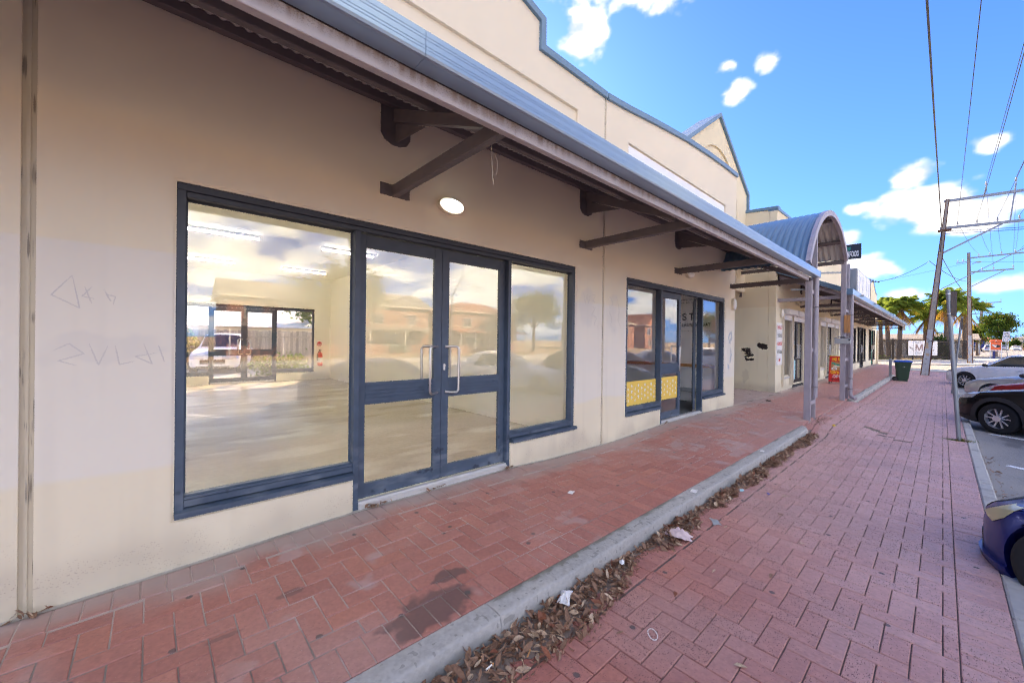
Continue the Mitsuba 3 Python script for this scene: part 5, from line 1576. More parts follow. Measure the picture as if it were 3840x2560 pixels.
def sedan_prof(h=1.42, L=4.5, k=1.0):
    top = [(0, .50), (.05, .60 * k), (.3, .70 * k), (.8, .80 * k), (1.35, .885 * k), (2.1, h - .06), (2.6, h), (3.2, h - .05), (3.85, 1.02), (4.25, .98), (L, .70)]
    belt = [(0, .47), (.05, .56 * k), (.3, .66 * k), (.8, .755 * k), (1.35, .835 * k), (2.1, .87 * k), (3.2, .92), (3.85, .96), (4.25, .94), (L, .66)]
    return top, belt


tp, bl = suv_prof()
car('black compact SUV with grey plastic wheel arches, nose to the kerb', (13.11, -4.235), TH, 'm_car_blackp', 4.28, .885, tp, bl, zb=.19, xw=.83, wb=2.57, wr=.322, spokes=10, cladding=True, side=side_std(1.30, 2.05, 3.35, (.0, .50, .66, .80), L=4.28), group='cars parked at an angle to the kerb')
tp, bl = sedan_prof(1.34, 4.5, .92)
car('glossy dark blue older sedan with a yellowed headlight at the right edge', (4.50, -4.045), math.radians(30), 'm_car_blue', 4.5, .86, tp, bl, zb=.06, xw=.66, wb=2.62, wr=.30, spokes=5, lip=True, side=side_std(1.35, 2.1, 3.3, (.05, .40, .44, .555), L=4.5, mat='m_oldlight', lamp_poly=[(.07, .50), (.26, .625), (.36, .64), (.30, .55), (.20, .475)]), group='cars parked at an angle to the kerb', nose=(.48, .70, .935))
tp, bl = suv_prof(1.55, 4.66, 1.02)
car('white coupe SUV with dark multi-spoke wheels, farthest in the parked row', (26.17, -4.10), TH, 'm_car_white', 4.66, .93, tp, bl, zb=.20, xw=.84, wb=2.87, wr=.35, spokes=10, side=side_std(1.30, 2.05, 3.6, (.0, .50, .66, .80), L=4.66, mirror_mat='m_black'), group='cars parked at an angle to the kerb')
tp, bl = sedan_prof(1.45, 4.4, 1.06)
car('silver hatchback between the white and the red car', (19.75, -4.52), TH, 'm_car_silver', 4.4, .87, tp, bl, zb=.19, xw=.86, wb=2.6, wr=.31, spokes=10, side=side_std(1.35, 2.1, 3.3, (.0, .45, .58, .70), L=4.4), group='cars parked at an angle to the kerb')
tp, bl = sedan_prof(1.44, 4.4, 1.12)
car('dark red car almost hidden behind the black SUV', (16.4, -4.70), TH, 'm_car_redp', 4.4, .87, tp, bl, zb=.19, xw=.86, wb=2.6, wr=.31, spokes=5, side=side_std(1.35, 2.1, 3.3, (.0, .45, .58, .72), L=4.4), group='cars parked at an angle to the kerb')
tp, bl = sedan_prof(1.46, 4.2, 1.08)
car('white hatchback seen only as a reflection in the shop window', (9.75, -5.65), TH, 'm_car_white', 4.2, .87, tp, bl, zb=.19, xw=.84, wb=2.55, wr=.31, spokes=5, side=side_std(1.35, 2.1, 3.2, (.0, .45, .58, .70), L=4.2), group='cars parked at an angle to the kerb', detail=0)
# far traffic
tp, bl = suv_prof(1.60, 4.4, 1.02)
H90 = math.pi / 2
for lb, at_, th, pt in (('white SUV facing the camera at the far right of the road', (190, -19.2), -H90, 'm_car_white'), ('pale sedan behind the bicycle lane sign on the far road', (197, -17.2), -H90, 'm_car_silver'), ('silver car seen from behind beside the orange phone box', (134, -9.3), H90, 'm_car_silver'), ('dark car under the first street tree on the far road', (138, -7.2), H90, 'm_car_greyp'), ('small white car left of the bicycle lane sign', (215, -15.2), -H90, 'm_car_white')):
    car(lb, at_, th, pt, 4.4, .90, tp, bl, zb=.2, xw=.85, wb=2.6, wr=.34, spokes=5, side=side_std(1.3, 2.05, 3.5, L=4.4), group='cars on the far road', detail=0, zroad=float(zr(at_[0])))
# ------------------------------------------------------------------ fence, banner, signs across the side street
FA, FBp = np.array([46.6, .75]), np.array([57.6, -5.15])
fd = (FBp - FA) / np.linalg.norm(FBp - FA)
fl = float(np.linalg.norm(FBp - FA))
fn = np.array([-fd[1], fd[0]]) * -1
fpt = lambda s, z, o=0: np.array([*(FA + fd * s + fn * o), z])
t = thing('iron_fence', 'black iron picket fence on a low stone plinth across the side street', 'fence')
zf0, zf1 = .26, 2.04
add('rail', [bar(fpt(0, 1.86), fpt(fl, 1.86), .05, .08), bar(fpt(0, .42), fpt(fl, .42), .05, .08)], 'm_ironblack', t)
add('pickets', [bar(fpt(s, zf0), fpt(s, zf1), .042, .042, (1, 0, 0)) for s in np.arange(.06, fl, .125)], 'm_ironblack', t, kind='stuff')
for s in (0, 2.55, 5.0, 7.4, 9.8, fl):
    add('post', bar(fpt(s, -.05), fpt(s, 2.08), .11, .11, (1, 0, 0)), 'm_ironblack', t)
r = random.Random(3)
s = -.4
while s < fl + .3:
    w = r.uniform(.32, .55)
    add('plinth_stone', bar(fpt(s, .085), fpt(s + w - .015, .085), .24 + r.uniform(-.02, .02), .29 + r.uniform(-.02, .02), c=.02), 'm_conc', t)
    s += w
t = thing('fence_banner', 'white banner with large letters MBL and a phone number tied to the iron fence', 'banner')
sb0, sb1 = 4.35, 8.1
off = .06
o3 = fpt(sb0, .60, -.0) + np.array([fn[0], fn[1], 0]) * 0
nrm = -np.array([fd[1], -fd[0], 0]);  nrm = np.array([-abs(nrm[0]), nrm[1] if nrm[0] < 0 else -nrm[1], 0])
f3 = np.array([fd[0], fd[1], 0])
pan = ext(sbox(0, 0, sb1 - sb0, 1.34).buffer(-.06).buffer(.06, 4), 'z', 0, .006)
Bs = basis(f3, (0, 0, 1))
org = fpt(sb0, .60) + Bs[:, 2] * .05
add('sheet', xf(pan, org, R=Bs), 'm_whitesign', t)
bt = lambda s, h, u, v, mat, bold=True, wd=None: add('lettering', xf(text(s, h, (0, 0, 0), (1, 0, 0), (0, 1, 0), .006, bold, 1 if wd is None else wd / width(s, h, bold)), org + Bs @ np.array([u, v, .007]), R=Bs), mat, t)
bt('MAKE IT', .13, .85, 1.12, 'm_greysign', False, .75)
bt('M', .58, .80, .44, 'm_signbrown', True, .95)
bt('BL', .58, 2.25, .44, 'm_signbrown', True, .98)
bt('1800', .20, .80, .12, 'm_greysign', False, .80)
bt('49', .20, 2.75, .12, 'm_greysign', False, .42)
add('tag', xf(cat_([ext(stroke(q, .035, jag=.4, seed=i), 'z', .007, .011) for i, q in enumerate(([(.18, .62), (.20, .78), (.26, .62), (.30, .80)], [(.34, .74), (.42, .72), (.34, .60), (.42, .56)], [(.46, .50), (.48, .68), (.56, .66), (.50, .58)], [(.56, .44), (.60, .60), (.66, .56), (.60, .50), (.66, .40)]))]), org, R=Bs), 'm_charcoal', t)

t = thing('phone_box', 'orange and white public phone stand on the far corner pavement', 'phone box')
px0, pyL, pyR = 72.0, -7.16, -8.05
zb_ = .02
add('leg', box(px0, px0 + .12, pyL - .07, pyL, zb_, 2.02, .01), 'm_white', t)
add('leg', box(px0, px0 + .12, pyR, pyR + .07, zb_, 2.02, .01), 'm_white', t)
add('orange_panel', box(px0 + .02, px0 + .10, pyR + .07, pyL - .07, 1.10, 1.98, .01), 'm_orange', t)
add('rail', box(px0 + .0, px0 + .12, pyR + .07, pyL - .07, 1.0, 1.095, .01), 'm_white', t)
add('hood', ext(Polygon([(pyL + .02, 2.02), (pyL - .06, 2.30), (pyL - .28, 2.33), (pyL - .45, 2.35), (pyR + .28, 2.33), (pyR + .06, 2.30), (pyR - .02, 2.02)]), 'x', px0 - .05, px0 + .6), 'm_orange', t)
el = lambda cy, cz, ry, rz, rot=0: affinity.rotate(affinity.scale(Point(cy, cz).buffer(1, 20), ry, rz), rot)
yc = (pyL + pyR) / 2
add('emblem', [ext(el(yc - .10, 1.55, .24, .16, 8), 'x', px0 + .012, px0 + .0195)], 'm_charcoal', t)
add('emblem', [ext(el(yc + .20, 1.64, .10, .07, 20), 'x', px0 + .006, px0 + .0125)], 'm_cyan', t)
add('emblem', [ext(Polygon([(yc + .24, 1.60), (yc - .06, 1.68), (yc - .02, 1.40), (yc + .08, 1.42)]), 'x', px0 + .004, px0 + .0115)], 'm_whitesign', t)
add('hood_letter', text('C', .13, (px0 - .051, yc + .06, 2.11), (0, -1, 0), (0, 0, 1), .004, True), 'm_whitesign', t)
add('phone_pedestal', box(px0 + .25, px0 + .5, yc + .02, yc + .22, zb_, 1.0, .01), 'm_car_blue', t)
add('side_panel', box(px0 + .1, px0 + .55, pyR + .02, pyR + .05, .05, .98), 'm_greybox', t)
add('slats', [box(px0 + .55, px0 + .57, pyR + .07, pyL - .07, z, z + .05) for z in np.arange(.15, 1.0, .13)], 'm_greysign', t)
t = thing('bicycle_lane_sign', 'white bicycle LANE sign with times on a leaning post by the far road', 'sign')
sx = 80.0
add('post', tube([(sx + .03, -9.02, .1), (sx + .03, -8.75, 3.42)], .035, 8), 'm_galv', t)
tl = lambda m: xf(m, (0, -8.80, 2.1), R=[[1, 0, 0], [0, math.cos(.10), -math.sin(.10)], [0, math.sin(.10), math.cos(.10)]])
add('plate', tl(box(sx - .005, sx, -.27, .27, .62, 1.32, .002)), 'm_whitesign', t)
add('plate', tl(box(sx - .005, sx, -.30, .27, .02, .59, .002)), 'm_whitesign', t)
def tt(s, h, y, z, w): return tl(text(s, h, (sx - .006, y, z), (0, -1, 0), (0, 0, 1), .003, True, w / width(s, h, True)))
add('lettering', [tt('LANE', .17, .22, .68, .44), tt('7 - 9', .15, .20, .36, .40), tt('4 - 6', .15, .20, .12, .40)], 'm_charcoal', t)
rg = lambda cy, cz: Point(cy, cz).buffer(.085, 16).difference(Point(cy, cz).buffer(.060, 16))
bikep = unary_union([rg(.13, 1.02), rg(-.13, 1.02)] + [LineString(p).buffer(.014) for p in ([(.13, 1.02), (.05, 1.14), (-.09, 1.15), (-.02, 1.02), (.13, 1.02)], [(.05, 1.14), (-.02, 1.02)], [(-.13, 1.02), (-.09, 1.15), (-.08, 1.20), (-.13, 1.21)], [(.05, 1.14), (.06, 1.19), (.02, 1.19)])])
add('bicycle', tl(ext(bikep, 'x', sx - .0085, sx - .0055)), 'm_charcoal', t)


# ------------------------------------------------------------------ trees


def leaves(centres, n, size, r, spread, tone, yel, flat=.25):
    """many small four-cornered leaf faces in clumps round the centres"""
    cen = centres[r.integers(0, len(centres), n)]
    p = cen + r.normal(0, 1, (n, 3)) * spread * np.array([1, 1, .75])
    a = r.normal(0, 1, (n, 3)); a /= np.linalg.norm(a, axis=1, keepdims=True)
    b = np.cross(a, r.normal(0, 1, (n, 3))); b /= np.linalg.norm(b, axis=1, keepdims=True) + 1e-9
    s = size * r.uniform(.6, 1.3, (n, 1))
    V = np.stack([p - a * s, p + b * s * .5, p + a * s, p - b * s * .5], 1).reshape(-1, 3)
    k = np.arange(n) * 4
    F = np.vstack([np.stack([k, k + 1, k + 2], 1), np.stack([k, k + 2, k + 3], 1)])
    cl = meshkit.noise(p * .9, 3)
    uv = np.column_stack([np.clip(tone + (cl - .5) * .8 + r.normal(0, .18, n), 0, 1), np.clip(yel + (meshkit.noise(p * .6, 8) - .5) * .55 + r.normal(0, .10, n), 0, 1)])
    return tm(V, F), np.repeat(uv, 4, 0)


def tree(label, x, y, z0, h, rad, tz, seed, tone=.45, yel=.35, n=5200, size=.13, lean=(0, 0), group='street trees', cat='tree', trunk=.12, squash=.8):
    t = thing('street_tree', label, cat, group)
    r = np.random.default_rng(seed)
    ctr = np.array([x + lean[0], y + lean[1], z0 + tz])
    trunkm = [tube([(x, y, z0 - .1), (x + lean[0] * .3, y + lean[1] * .3, z0 + tz * .35), (x + lean[0] * .6, y + lean[1] * .6, z0 + tz * .65)], [trunk * 1.15, trunk * .9, trunk * .7], 9)]
    tips = []
    fork = np.array([x + lean[0] * .55, y + lean[1] * .55, z0 + tz * .6])
    for k in range(13):
        d = r.normal(0, 1, 3); d[2] = abs(d[2]) * .8 + .1; d /= np.linalg.norm(d)
        e = ctr + d * rad * np.array([.75, .75, squash * (h - tz) / rad * .8]) * r.uniform(.6, 1)
        m = (fork + e) / 2 + r.normal(0, .08 * rad, 3)
        trunkm.append(tube([fork, m, e], [trunk * .5, trunk * .3, trunk * .1], 6))
        tips += [e, m * .4 + e * .6]
        for j in range(3):
            f = e + r.normal(0, .28 * rad, 3) * [1, 1, .7]
            trunkm.append(tube([m, f], [trunk * .2, trunk * .05], 5)); tips.append(f)
    lo = r.normal(0, 1, (34, 3)); lo /= np.linalg.norm(lo, axis=1, keepdims=True)
    shell = ctr + lo * np.array([rad, rad, (h - tz) * squash]) * r.uniform(.55, 1.0, (34, 1))
    shell = shell[shell[:, 2] > z0 + tz * .55]
    add('trunk', cat_(trunkm), 'm_bark', t, smooth=50)
    m, uv = leaves(np.vstack([np.array(tips), shell]), n, size, r, rad * .15, tone, yel)
    add('crown', m, 'm_green', t, uv=uv)
    return t


def frond(base, d, L, droop, r, w=.55, n=26):
    """one palm frond: an arching rib with two rows of narrow leaflets"""
    d = np.array(d, float); d /= np.linalg.norm(d)
    sd = np.cross(d, [0, 0, 1]); sd /= np.linalg.norm(sd) + 1e-9
    P = []
    for k in range(n):
        s = k / (n - 1)
        P.append(np.array(base) + d * L * s + np.array([0, 0, -droop * L * s ** 2.0]))
    P = np.array(P)
    V, F = [], []
    for k in range(2, n):
        s = k / (n - 1)
        ln = w * math.sin(math.pi * min(1, s * .85 + .12)) ** .6
        tg = P[k] - P[k - 1]; tg /= np.linalg.norm(tg)
        for g in (-1, 1):
            o = sd * g * .8 + tg * .45 + np.array([0, 0, -.35 + r.normal(0, .15)])
            o /= np.linalg.norm(o)
            wd = tg * .022
            i = len(V)
            V += [P[k] - wd, P[k] + wd, P[k] + o * ln * .55 + wd * .8 + [0, 0, .02], P[k] + o * ln + np.array([0, 0, -.25 * ln])]
            F += [[i, i + 1, i + 2], [i, i + 2, i + 3]]
    rib = tube(P, np.linspace(.022, .006, n), 4)
    f = np.vstack([np.array(F), np.asarray(rib.faces) + len(V)])
    return tm(np.vstack([np.array(V), rib.vertices]), f)


def palm(label, x, y, z0, hz, rad, seed, lean=(0, 0), dead=14):
    t = thing('palm_tree', label, 'palm tree', 'palms behind the iron fence')
    r = np.random.default_rng(seed)
    pts = [(x + lean[0] * s, y + lean[1] * s, z0 + (hz - z0) * s) for s in np.linspace(0, 1, 16)]
    rr = [.22 - .05 * s + .012 * math.sin(s * 60) for s in np.linspace(0, 1, 16)]
    add('trunk', tube(pts, rr, 12), 'm_bark', t, smooth=50)
    c = np.array(pts[-1])
    ms, us = [], []
    for k in range(58):
        a = k * 2.4 + r.uniform(-.2, .2)
        el = r.uniform(.15, 1.45)
        d = np.array([math.cos(a) * math.cos(el), math.sin(a) * math.cos(el), math.sin(el)])
        m = frond(c, d, rad * r.uniform(.8, 1.15), r.uniform(.35, .8), r, .62, 34)
        ms.append(m); us.append(np.tile([np.clip(r.normal(.55, .25), 0, 1), np.clip(r.normal(.34, .16), 0, .74)], (len(m.vertices), 1)))
    add('crown', cat_(ms), 'm_palm', t, uv=np.vstack(us))
    ms, us = [], []
    for k in range(dead):
        a = r.uniform(0, 6.28)
        d = np.array([math.cos(a) * .55, math.sin(a) * .55, -.75])
        m = frond(c + [0, 0, -.25], d, rad * r.uniform(.6, 1.0), .15, r, .35)
        ms.append(m); us.append(np.tile([r.uniform(.2, .8), r.uniform(.70, 1)], (len(m.vertices), 1)))
    add('dead_fronds', cat_(ms), 'm_palm', t, uv=np.vstack(us))
    return t


palm('leftmost palm, its crown showing above the end of the far awning', 60, .55, -.1, 5.75, 2.1, 1, (0, .25))
palm('middle palm with a thick trunk behind the iron fence', 59, -.28, -.1, 5.5, 2.3, 2, (0, -.15), 20)
palm('palm with a brown skirt of dead fronds behind the leaning power pole', 60, -3.75, -.1, 5.9, 2.5, 3, (0, .1), 30)
palm('slim palm behind the left end of the iron fence', 64, 1.5, -.1, 5.6, 2.2, 4, (0, .1))
palm('shorter palm half hidden by the leaning power pole', 63, -2.1, -.1, 4.7, 2.3, 5, (0, -.1), 16)
palm('palm behind the sign pole at the right of the palm group', 65, -5.1, -.1, 5.6, 2.3, 6, (0, .1), 14)


def shrub(name, label, x, y, z0, rx, ry, h, n, size, seed, tone=.4, yel=.3, cat='shrub', group=None):
    t = thing(name, label, cat, group)
    r = np.random.default_rng(seed)
    q = r.normal(0, 1, (26, 3)); q /= np.linalg.norm(q, axis=1, keepdims=True); q[:, 2] = abs(q[:, 2])
    cen = np.array([x, y, z0]) + q * [rx, ry, h * .85] * r.uniform(.5, .9, (26, 1))
    add('stems', [tube([(x, y, z0 - .1), c], [.03, .008], 5) for c in cen], 'm_bark', t)
    m, uv = leaves(cen, n, size, r, min(rx, ry, h) * .28, tone, yel)
    add('foliage', m, 'm_green', t, uv=uv)


shrub('shrub', 'dense green shrub behind the banner on the iron fence', 57.5, -3.05, 0, .9, .8, 3.2, 2200, .13, 5, .3, .2)
shrub('shrub', 'low grey-green shrub at the left foot of the iron fence', 49.2, .55, 0, .8, .7, .75, 900, .09, 6, .35, .35)
tree('green street tree with orange top leaves beside the orange phone box', 84, -8.35, .15, 6.6, 1.75, 4.1, 21, .40, .42, 6500, .13, (0, .0))
tree('smaller autumn-coloured street tree left of the phone box', 86, -6.75, .15, 4.9, 1.15, 3.1, 22, .40, .60, 3200, .12, (0, .1), trunk=.14)

# low garden house behind the palms and houses on the horizon


def house(name, label, x0, x1, y0, y1, z0, zw, zr_, face, wall='m_brick', roof='m_tile', hip=True, wins=(), verandah=None, group=None, over=.5, door=None):
    """face: '+y' or '-x' is the side the windows sit on. wins: (a0, a1, z0, z1) along that side"""
    t = thing(name, label, 'house', group)
    add('walls', box(x0, x1, y0, y1, z0 - .3, zw), wall, t)
    xm, ym = (x0 + x1) / 2, (y0 + y1) / 2
    X0, X1, Y0, Y1 = x0 - over, x1 + over, y0 - over, y1 + over
    if (x1 - x0) >= (y1 - y0):
        k = (y1 - y0) / 2 * (1 if hip else 0)
        r0, r1 = (X0 + k + (0 if not hip else over), ym, zr_), (X1 - k - (0 if not hip else over), ym, zr_)
        V = [(X0, Y0, zw), (X1, Y0, zw), (X1, Y1, zw), (X0, Y1, zw), r0, r1]
        F = [[0, 1, 5], [0, 5, 4], [2, 3, 4], [2, 4, 5], [1, 2, 5], [3, 0, 4], [0, 3, 2], [0, 2, 1]]
    else:
        k = (x1 - x0) / 2 * (1 if hip else 0)
        r0, r1 = (xm, Y0 + k + (0 if not hip else over), zr_), (xm, Y1 - k - (0 if not hip else over), zr_)
        V = [(X0, Y0, zw), (X1, Y0, zw), (X1, Y1, zw), (X0, Y1, zw), r0, r1]
        F = [[1, 2, 5], [1, 5, 4], [3, 0, 4], [3, 4, 5], [0, 1, 4], [2, 3, 5], [0, 3, 2], [0, 2, 1]]
    rm = tm(V, F)
    add('roof', tm(np.array(V) + [0, 0, .02], F), roof, t)
    add('eave', [bar((X0, Y1, zw - .02), (X1, Y1, zw - .02), .12, .16), bar((X0, Y0, zw - .02), (X1, Y0, zw - .02), .12, .16), bar((X0, Y0, zw - .02), (X0, Y1, zw - .02), .12, .16)], 'm_cream', t)
    for a0, a1, b0, b1 in wins:
        w = free(t + '__window')
        if face == '+y':
            add('frame', frame_parts(a0, a1, b0, b1, y1 + .005, y1 + .07, .07, .07, .07, .07) + [box((a0 + a1) / 2 - .03, (a0 + a1) / 2 + .03, y1 + .01, y1 + .06, b0, b1)], 'm_white', w)
            add('pane', box(a0 + .05, a1 - .05, y1 + .003, y1 + .03, b0 + .05, b1 - .05), 'm_winglass', w)
            add('sill', box(a0 - .08, a1 + .08, y1, y1 + .12, b0 - .08, b0 - .002), 'm_cream', w)
        else:
            add('frame', [xf(m, R=[[0, -1, 0], [1, 0, 0], [0, 0, 1]]) for m in frame_parts(a0, a1, b0, b1, -x0 + .005, -x0 + .07, .07, .07, .07, .07)], 'm_white', w)
            add('pane', box(x0 - .03, x0 - .003, a0 + .05, a1 - .05, b0 + .05, b1 - .05), 'm_winglass', w)
    if verandah:
        za, zb__, dep = verandah
        vm = tm([(x0 - .3, y1, za), (x1 + .3, y1, za), (x1 + .3, y1 + dep, zb__), (x0 - .3, y1 + dep, zb__)], [[0, 3, 2, 1]])
        add('verandah_roof', [vm, tm(np.asarray(vm.vertices) - [0, 0, .06], np.asarray(vm.faces)[:, ::-1])], roof, t)
        for x in np.arange(x0, x1 + .1, (x1 - x0) / 5):
            add('verandah_post', box(x - .06, x + .06, y1 + dep - .2, y1 + dep - .08, z0 - .2, zb__), 'm_white', t)
    for d in (door or ()):
        add('door', box(d[0], d[1], y1 + .002, y1 + .05, z0, d[2]), 'm_brown', t)
    return t


house('low_building', 'long low cream building with dark openings behind the palms', 74, 82, -6.0, 9.0, 0, 2.4, 3.1, '-x', 'm_cream', 'm_tilegrey', False, [(1.0, 1.6, 1.5, 2.3), (-.85, -.15, .2, 1.95), (-2.3, -1.3, 1.0, 2.2), (3.4, 4.4, 1.0, 2.2)])
house('far_house', 'distant cream house with a dark roof above the hedge at the right edge', 232, 246, -31, -21.3, .3, 4.6, 6.0, '-x', 'm_cream', 'm_tilegrey', True, [(-24, -23, 2.8, 4)])
house('far_house', 'distant low house with a red roof at the end of the road', 262, 276, -21, -11, .3, 3.6, 5.6, '-x', 'm_cream', 'm_tile', True, [(-18, -17, 1.5, 2.8)])
r = random.Random(9)
for k, (x, y, rr_, h, lb, tn, ye) in enumerate(((225, -20.6, 1.6, 4.2, 'dark green tree beside the far white car', .15, .2), (222, -23.6, 1.5, 3.4, 'reddish shrub in front of the distant cream house', .35, .55), (240, -17.5, 3.0, 5.4, 'dark tree behind the bicycle lane sign', .15, .25), (205, -10.5, 2.4, 4.6, 'dark green tree beyond the orange phone box', .2, .3), (215, -6.5, 3.0, 5.2, 'far tree behind the autumn street tree', .25, .35), (180, -3.8, 3, 5.4, 'far tree showing under the street trees', .25, .4), (260, -27, 4, 6.5, 'tall far tree at the right edge of the picture', .2, .3))):
    tree(lb, x, y, .25, h, rr_, h * .45, 60 + k, tn, ye, 1500, .28, group='trees along the far road', squash=1.0)
for k, (x, y, h, lb) in enumerate(((228, -21.1, 5.8, 'thin dark pole rising from the far hedge'), (196, -17.2, 4.6, 'grey stobie pole stump behind the lane sign'))):
    t = thing('far_pole', lb, 'pole')
    add('shaft', bar((x, y, .2), (x, y, h), .22, .22, (1, 0, 0)), 'm_rust' if k == 0 else 'm_stobie', t)
t = thing('timber_fence', 'short tan timber fence at the far right of the road', 'fence')
for k in range(12):
    add('board', box(229, 229.08, -22.7 - .2 * k - .18, -22.7 - .2 * k, .25, 1.75), 'm_wood', t)
t = thing('lorry', 'dark blue lorry half hidden behind the street trees', 'lorry')
add('box_body', box(150, 156, -10.4, -8.3, 1.0, 3.2, .05), 'm_car_blue', t)
add('cab', box(156.1, 157.8, -10.3, -8.4, .7, 2.6, .15), 'm_white', t)
for x in (151.2, 157):
    for y in (-10.2, -8.5):
        add('wheel', xf(lathe([(0, -.12), (.45, -.12), (.45, .12), (0, .12)], 14, 'y'), (x, y, .72)), 'm_rubber', t)
add('rear_lamp', [box(149.95, 149.999, -10.3, -10.1, 1.05, 1.2), box(149.95, 149.999, -8.6, -8.4, 1.05, 1.2)], 'm_taillight', t)

# ------------------------------------------------------------------ across the road, seen in the shop windows
house('brick_house', 'two-storey brick house with a verandah, mirrored in the left shop window', 5.5, 28.5, -54, -45, -.2, 5.75, 7.9, '+y', wins=[(7, 8.6, 3.5, 4.9), (11, 12.6, 3.5, 4.9), (20.2, 22.0, 3.4, 4.8), (25.4, 26.6, 3.4, 4.8), (8, 10, .8, 2.2), (22, 24, .7, 2.2)], roof='m_tilegrey', hip=False, verandah=(3.1, 2.65, 2.4), door=[(12, 13, 2.1), (25, 26, 2.1)])
house('brick_house', 'two-storey brick house with a red tiled roof, mirrored in the right door', 32.5, 45.5, -54, -45, -.2, 5.75, 7.6, '+y', wins=[(34.4, 36.0, 3.4, 4.8), (39, 40.6, 3.4, 4.8), (42.8, 44.2, 3.4, 4.8), (35, 36.8, .7, 2.2)], verandah=(3.05, 2.6, 2.4), door=[(41, 42, 2.1)])
house('brick_house', 'hip-roofed brick house mirrored in the left laundry window', 70, 83, -56, -45, -.2, 5.6, 8.3, '+y', wins=[(73, 75, 3.4, 4.8), (79, 80.5, 3.4, 4.8), (72, 74, .7, 2.1)], roof='m_tilegrey')
house('brick_house', 'gabled brick house mirrored in the laundry door', 88, 97, -58, -45, -.2, 5.6, 8.6, '+y', wins=[(89, 90.6, 3.3, 4.9), (93, 94.6, 3.3, 4.9), (89.5, 91, .7, 2.1)], hip=False)
tree('large autumn tree mirrored in the left shop window', 15.2, -40, -.2, 11, 4.3, 6.2, 31, .5, .55, 5200, .22, group='trees across the road', trunk=.25)
tree('round green tree mirrored in the right shop window', 44.5, -40, -.2, 10, 4.4, 6.0, 32, .35, .30, 5200, .22, group='trees across the road', trunk=.25)
tree('autumn tree mirrored in the right laundry window', 114, -40, -.2, 11, 5, 6.2, 33, .5, .6, 3500, .3, group='trees across the road', trunk=.25)
tree('tree left of the mirrored brick house', -9, -41, -.2, 9, 4, 5.2, 34, .4, .35, 3500, .25, group='trees across the road', trunk=.25)
t = thing('street_lamp', 'curved street lamp across the road, mirrored in the shop door', 'street light')
add('pole', tube([(27.6, -38, -.2), (27.8, -38, 7.0), (28.8, -37.6, 9.2), (30.4, -37, 10.6), (31.2, -36.8, 10.8)], [.11, .09, .07, .06, .05], 10), 'm_galv', t, smooth=50)
add('head', box(31.1, 32.0, -36.95, -36.65, 10.72, 10.9, .05), 'm_greybox', t)
for k in range(3):
    t = thing('wheelie_bin', 'dark bin standing before the mirrored brick house, %s of three' % ('first', 'second', 'third')[k], 'bin', 'bins across the road')
    x = 21.2 + .8 * k
    add('body', xf(loft([ring_(.42, .42, 0), ring_(.54, .56, .92)]), (x, -41, -.2)), 'm_bingreen', t)
    add('lid', xf(loft([ring_(.58, .60, .93), ring_(.5, .52, 1.0)]), (x, -41, -.2)), 'm_tealgreen', t)

# ------------------------------------------------------------------ the yard behind the shop
t = thing('paling_fence', 'weathered paling fence behind the shop, seen through the back windows', 'fence')
r = np.random.default_rng(2)
vs, us = [], []
for k in range(120):
    m = box(-8 + k * .15, -8 + k * .15 + .14, 21.0, 21.025, 0, 1.85 + r.uniform(-.03, .03))
    add('paling', m, 'm_paling', t, uv=np.tile([r.uniform(), .5], (8, 1)))
add('rail', [box(-8, 10, 20.95, 20.998, z, z + .07) for z in (.4, 1.5)], 'm_paling', t)
t = thing('tin_shed', 'pale corrugated roof of a shed beyond the paling fence', 'shed')
a, b = corrugated(-4, 9, .11, .010, lambda q: (23 + 5 * q, 2.1 + 1.5 * q, -.28, .96), 2, per=4)
add('roof', a, 'm_white', t, smooth=True)
add('wall', box(-3.8, 8.8, 23.2, 27.8, -.1, 2.1), 'm_cream', t)
tp, bl = suv_prof(1.7, 4.6, 1.05)
car('white utility vehicle parked in the yard behind the shop', (2.9, 17.0), math.radians(196), 'm_car_white', 4.6, .9, tp, bl, zb=.25, xw=.85, wb=2.8, wr=.36, spokes=5, side=side_std(1.3, 2.05, 3.6, L=4.6), detail=0, zroad=-.02)
shrub('shrub', 'clipped hedge bush in the yard outside the back window', 4.0, 15.2, 0, 1.3, .7, 1.0, 1500, .07, 8, .6, .45)
shrub('shrub', 'tall leafy shrub by the paling fence in the yard', 1.0, 20.0, 0, 1.2, .8, 2.6, 1500, .10, 9, .4, .3)
tree('spreading tree behind the shed in the yard', 8, 24, 0, 6.5, 2.2, 4.2, 35, .4, .3, 1800, .2, group='trees behind the shop', cat='tree')
pr('m_gutterdirt', (.22, .175, .15), .95, spec=.1)
# ------------------------------------------------------------------ fallen leaves and litter


def leaf_mesh(r, L):
    """one dry curled leaf, lengthwise along x, with a mid fold"""
    n = 5
    w = L * r.uniform(.16, .55)
    curl, fold = r.uniform(-1.4, 2.2), r.uniform(.1, .8)
    tw = r.uniform(-.6, .6)
    V = []
    for k in range(n):
        s = k / (n - 1)
        hw = w * .5 * (math.sin(math.pi * min(1, max(0.02, s ** .8))) ** .8 + .02)
        a = curl * (s - .5)
        x, z = L * (math.sin(a) / (curl if abs(curl) > .05 else 1)) if abs(curl) > .05 else L * (s - .5), (1 - math.cos(a)) * L * .5 / max(.3, abs(curl)) * np.sign(curl + .001)
        for g in (-1, 0, 1):
            y = g * hw * math.cos(fold)
            zz = z + abs(g) * hw * math.sin(fold)
            t_ = tw * (s - .5)
            V.append([x, y * math.cos(t_) - zz * math.sin(t_) * .3, zz + y * math.sin(t_)])
    F = []
    for k in range(n - 1):
        for g in range(2):
            a = k * 3 + g
            F += [[a, a + 3, a + 4], [a, a + 4, a + 1]]
    return np.array(V), np.array(F)


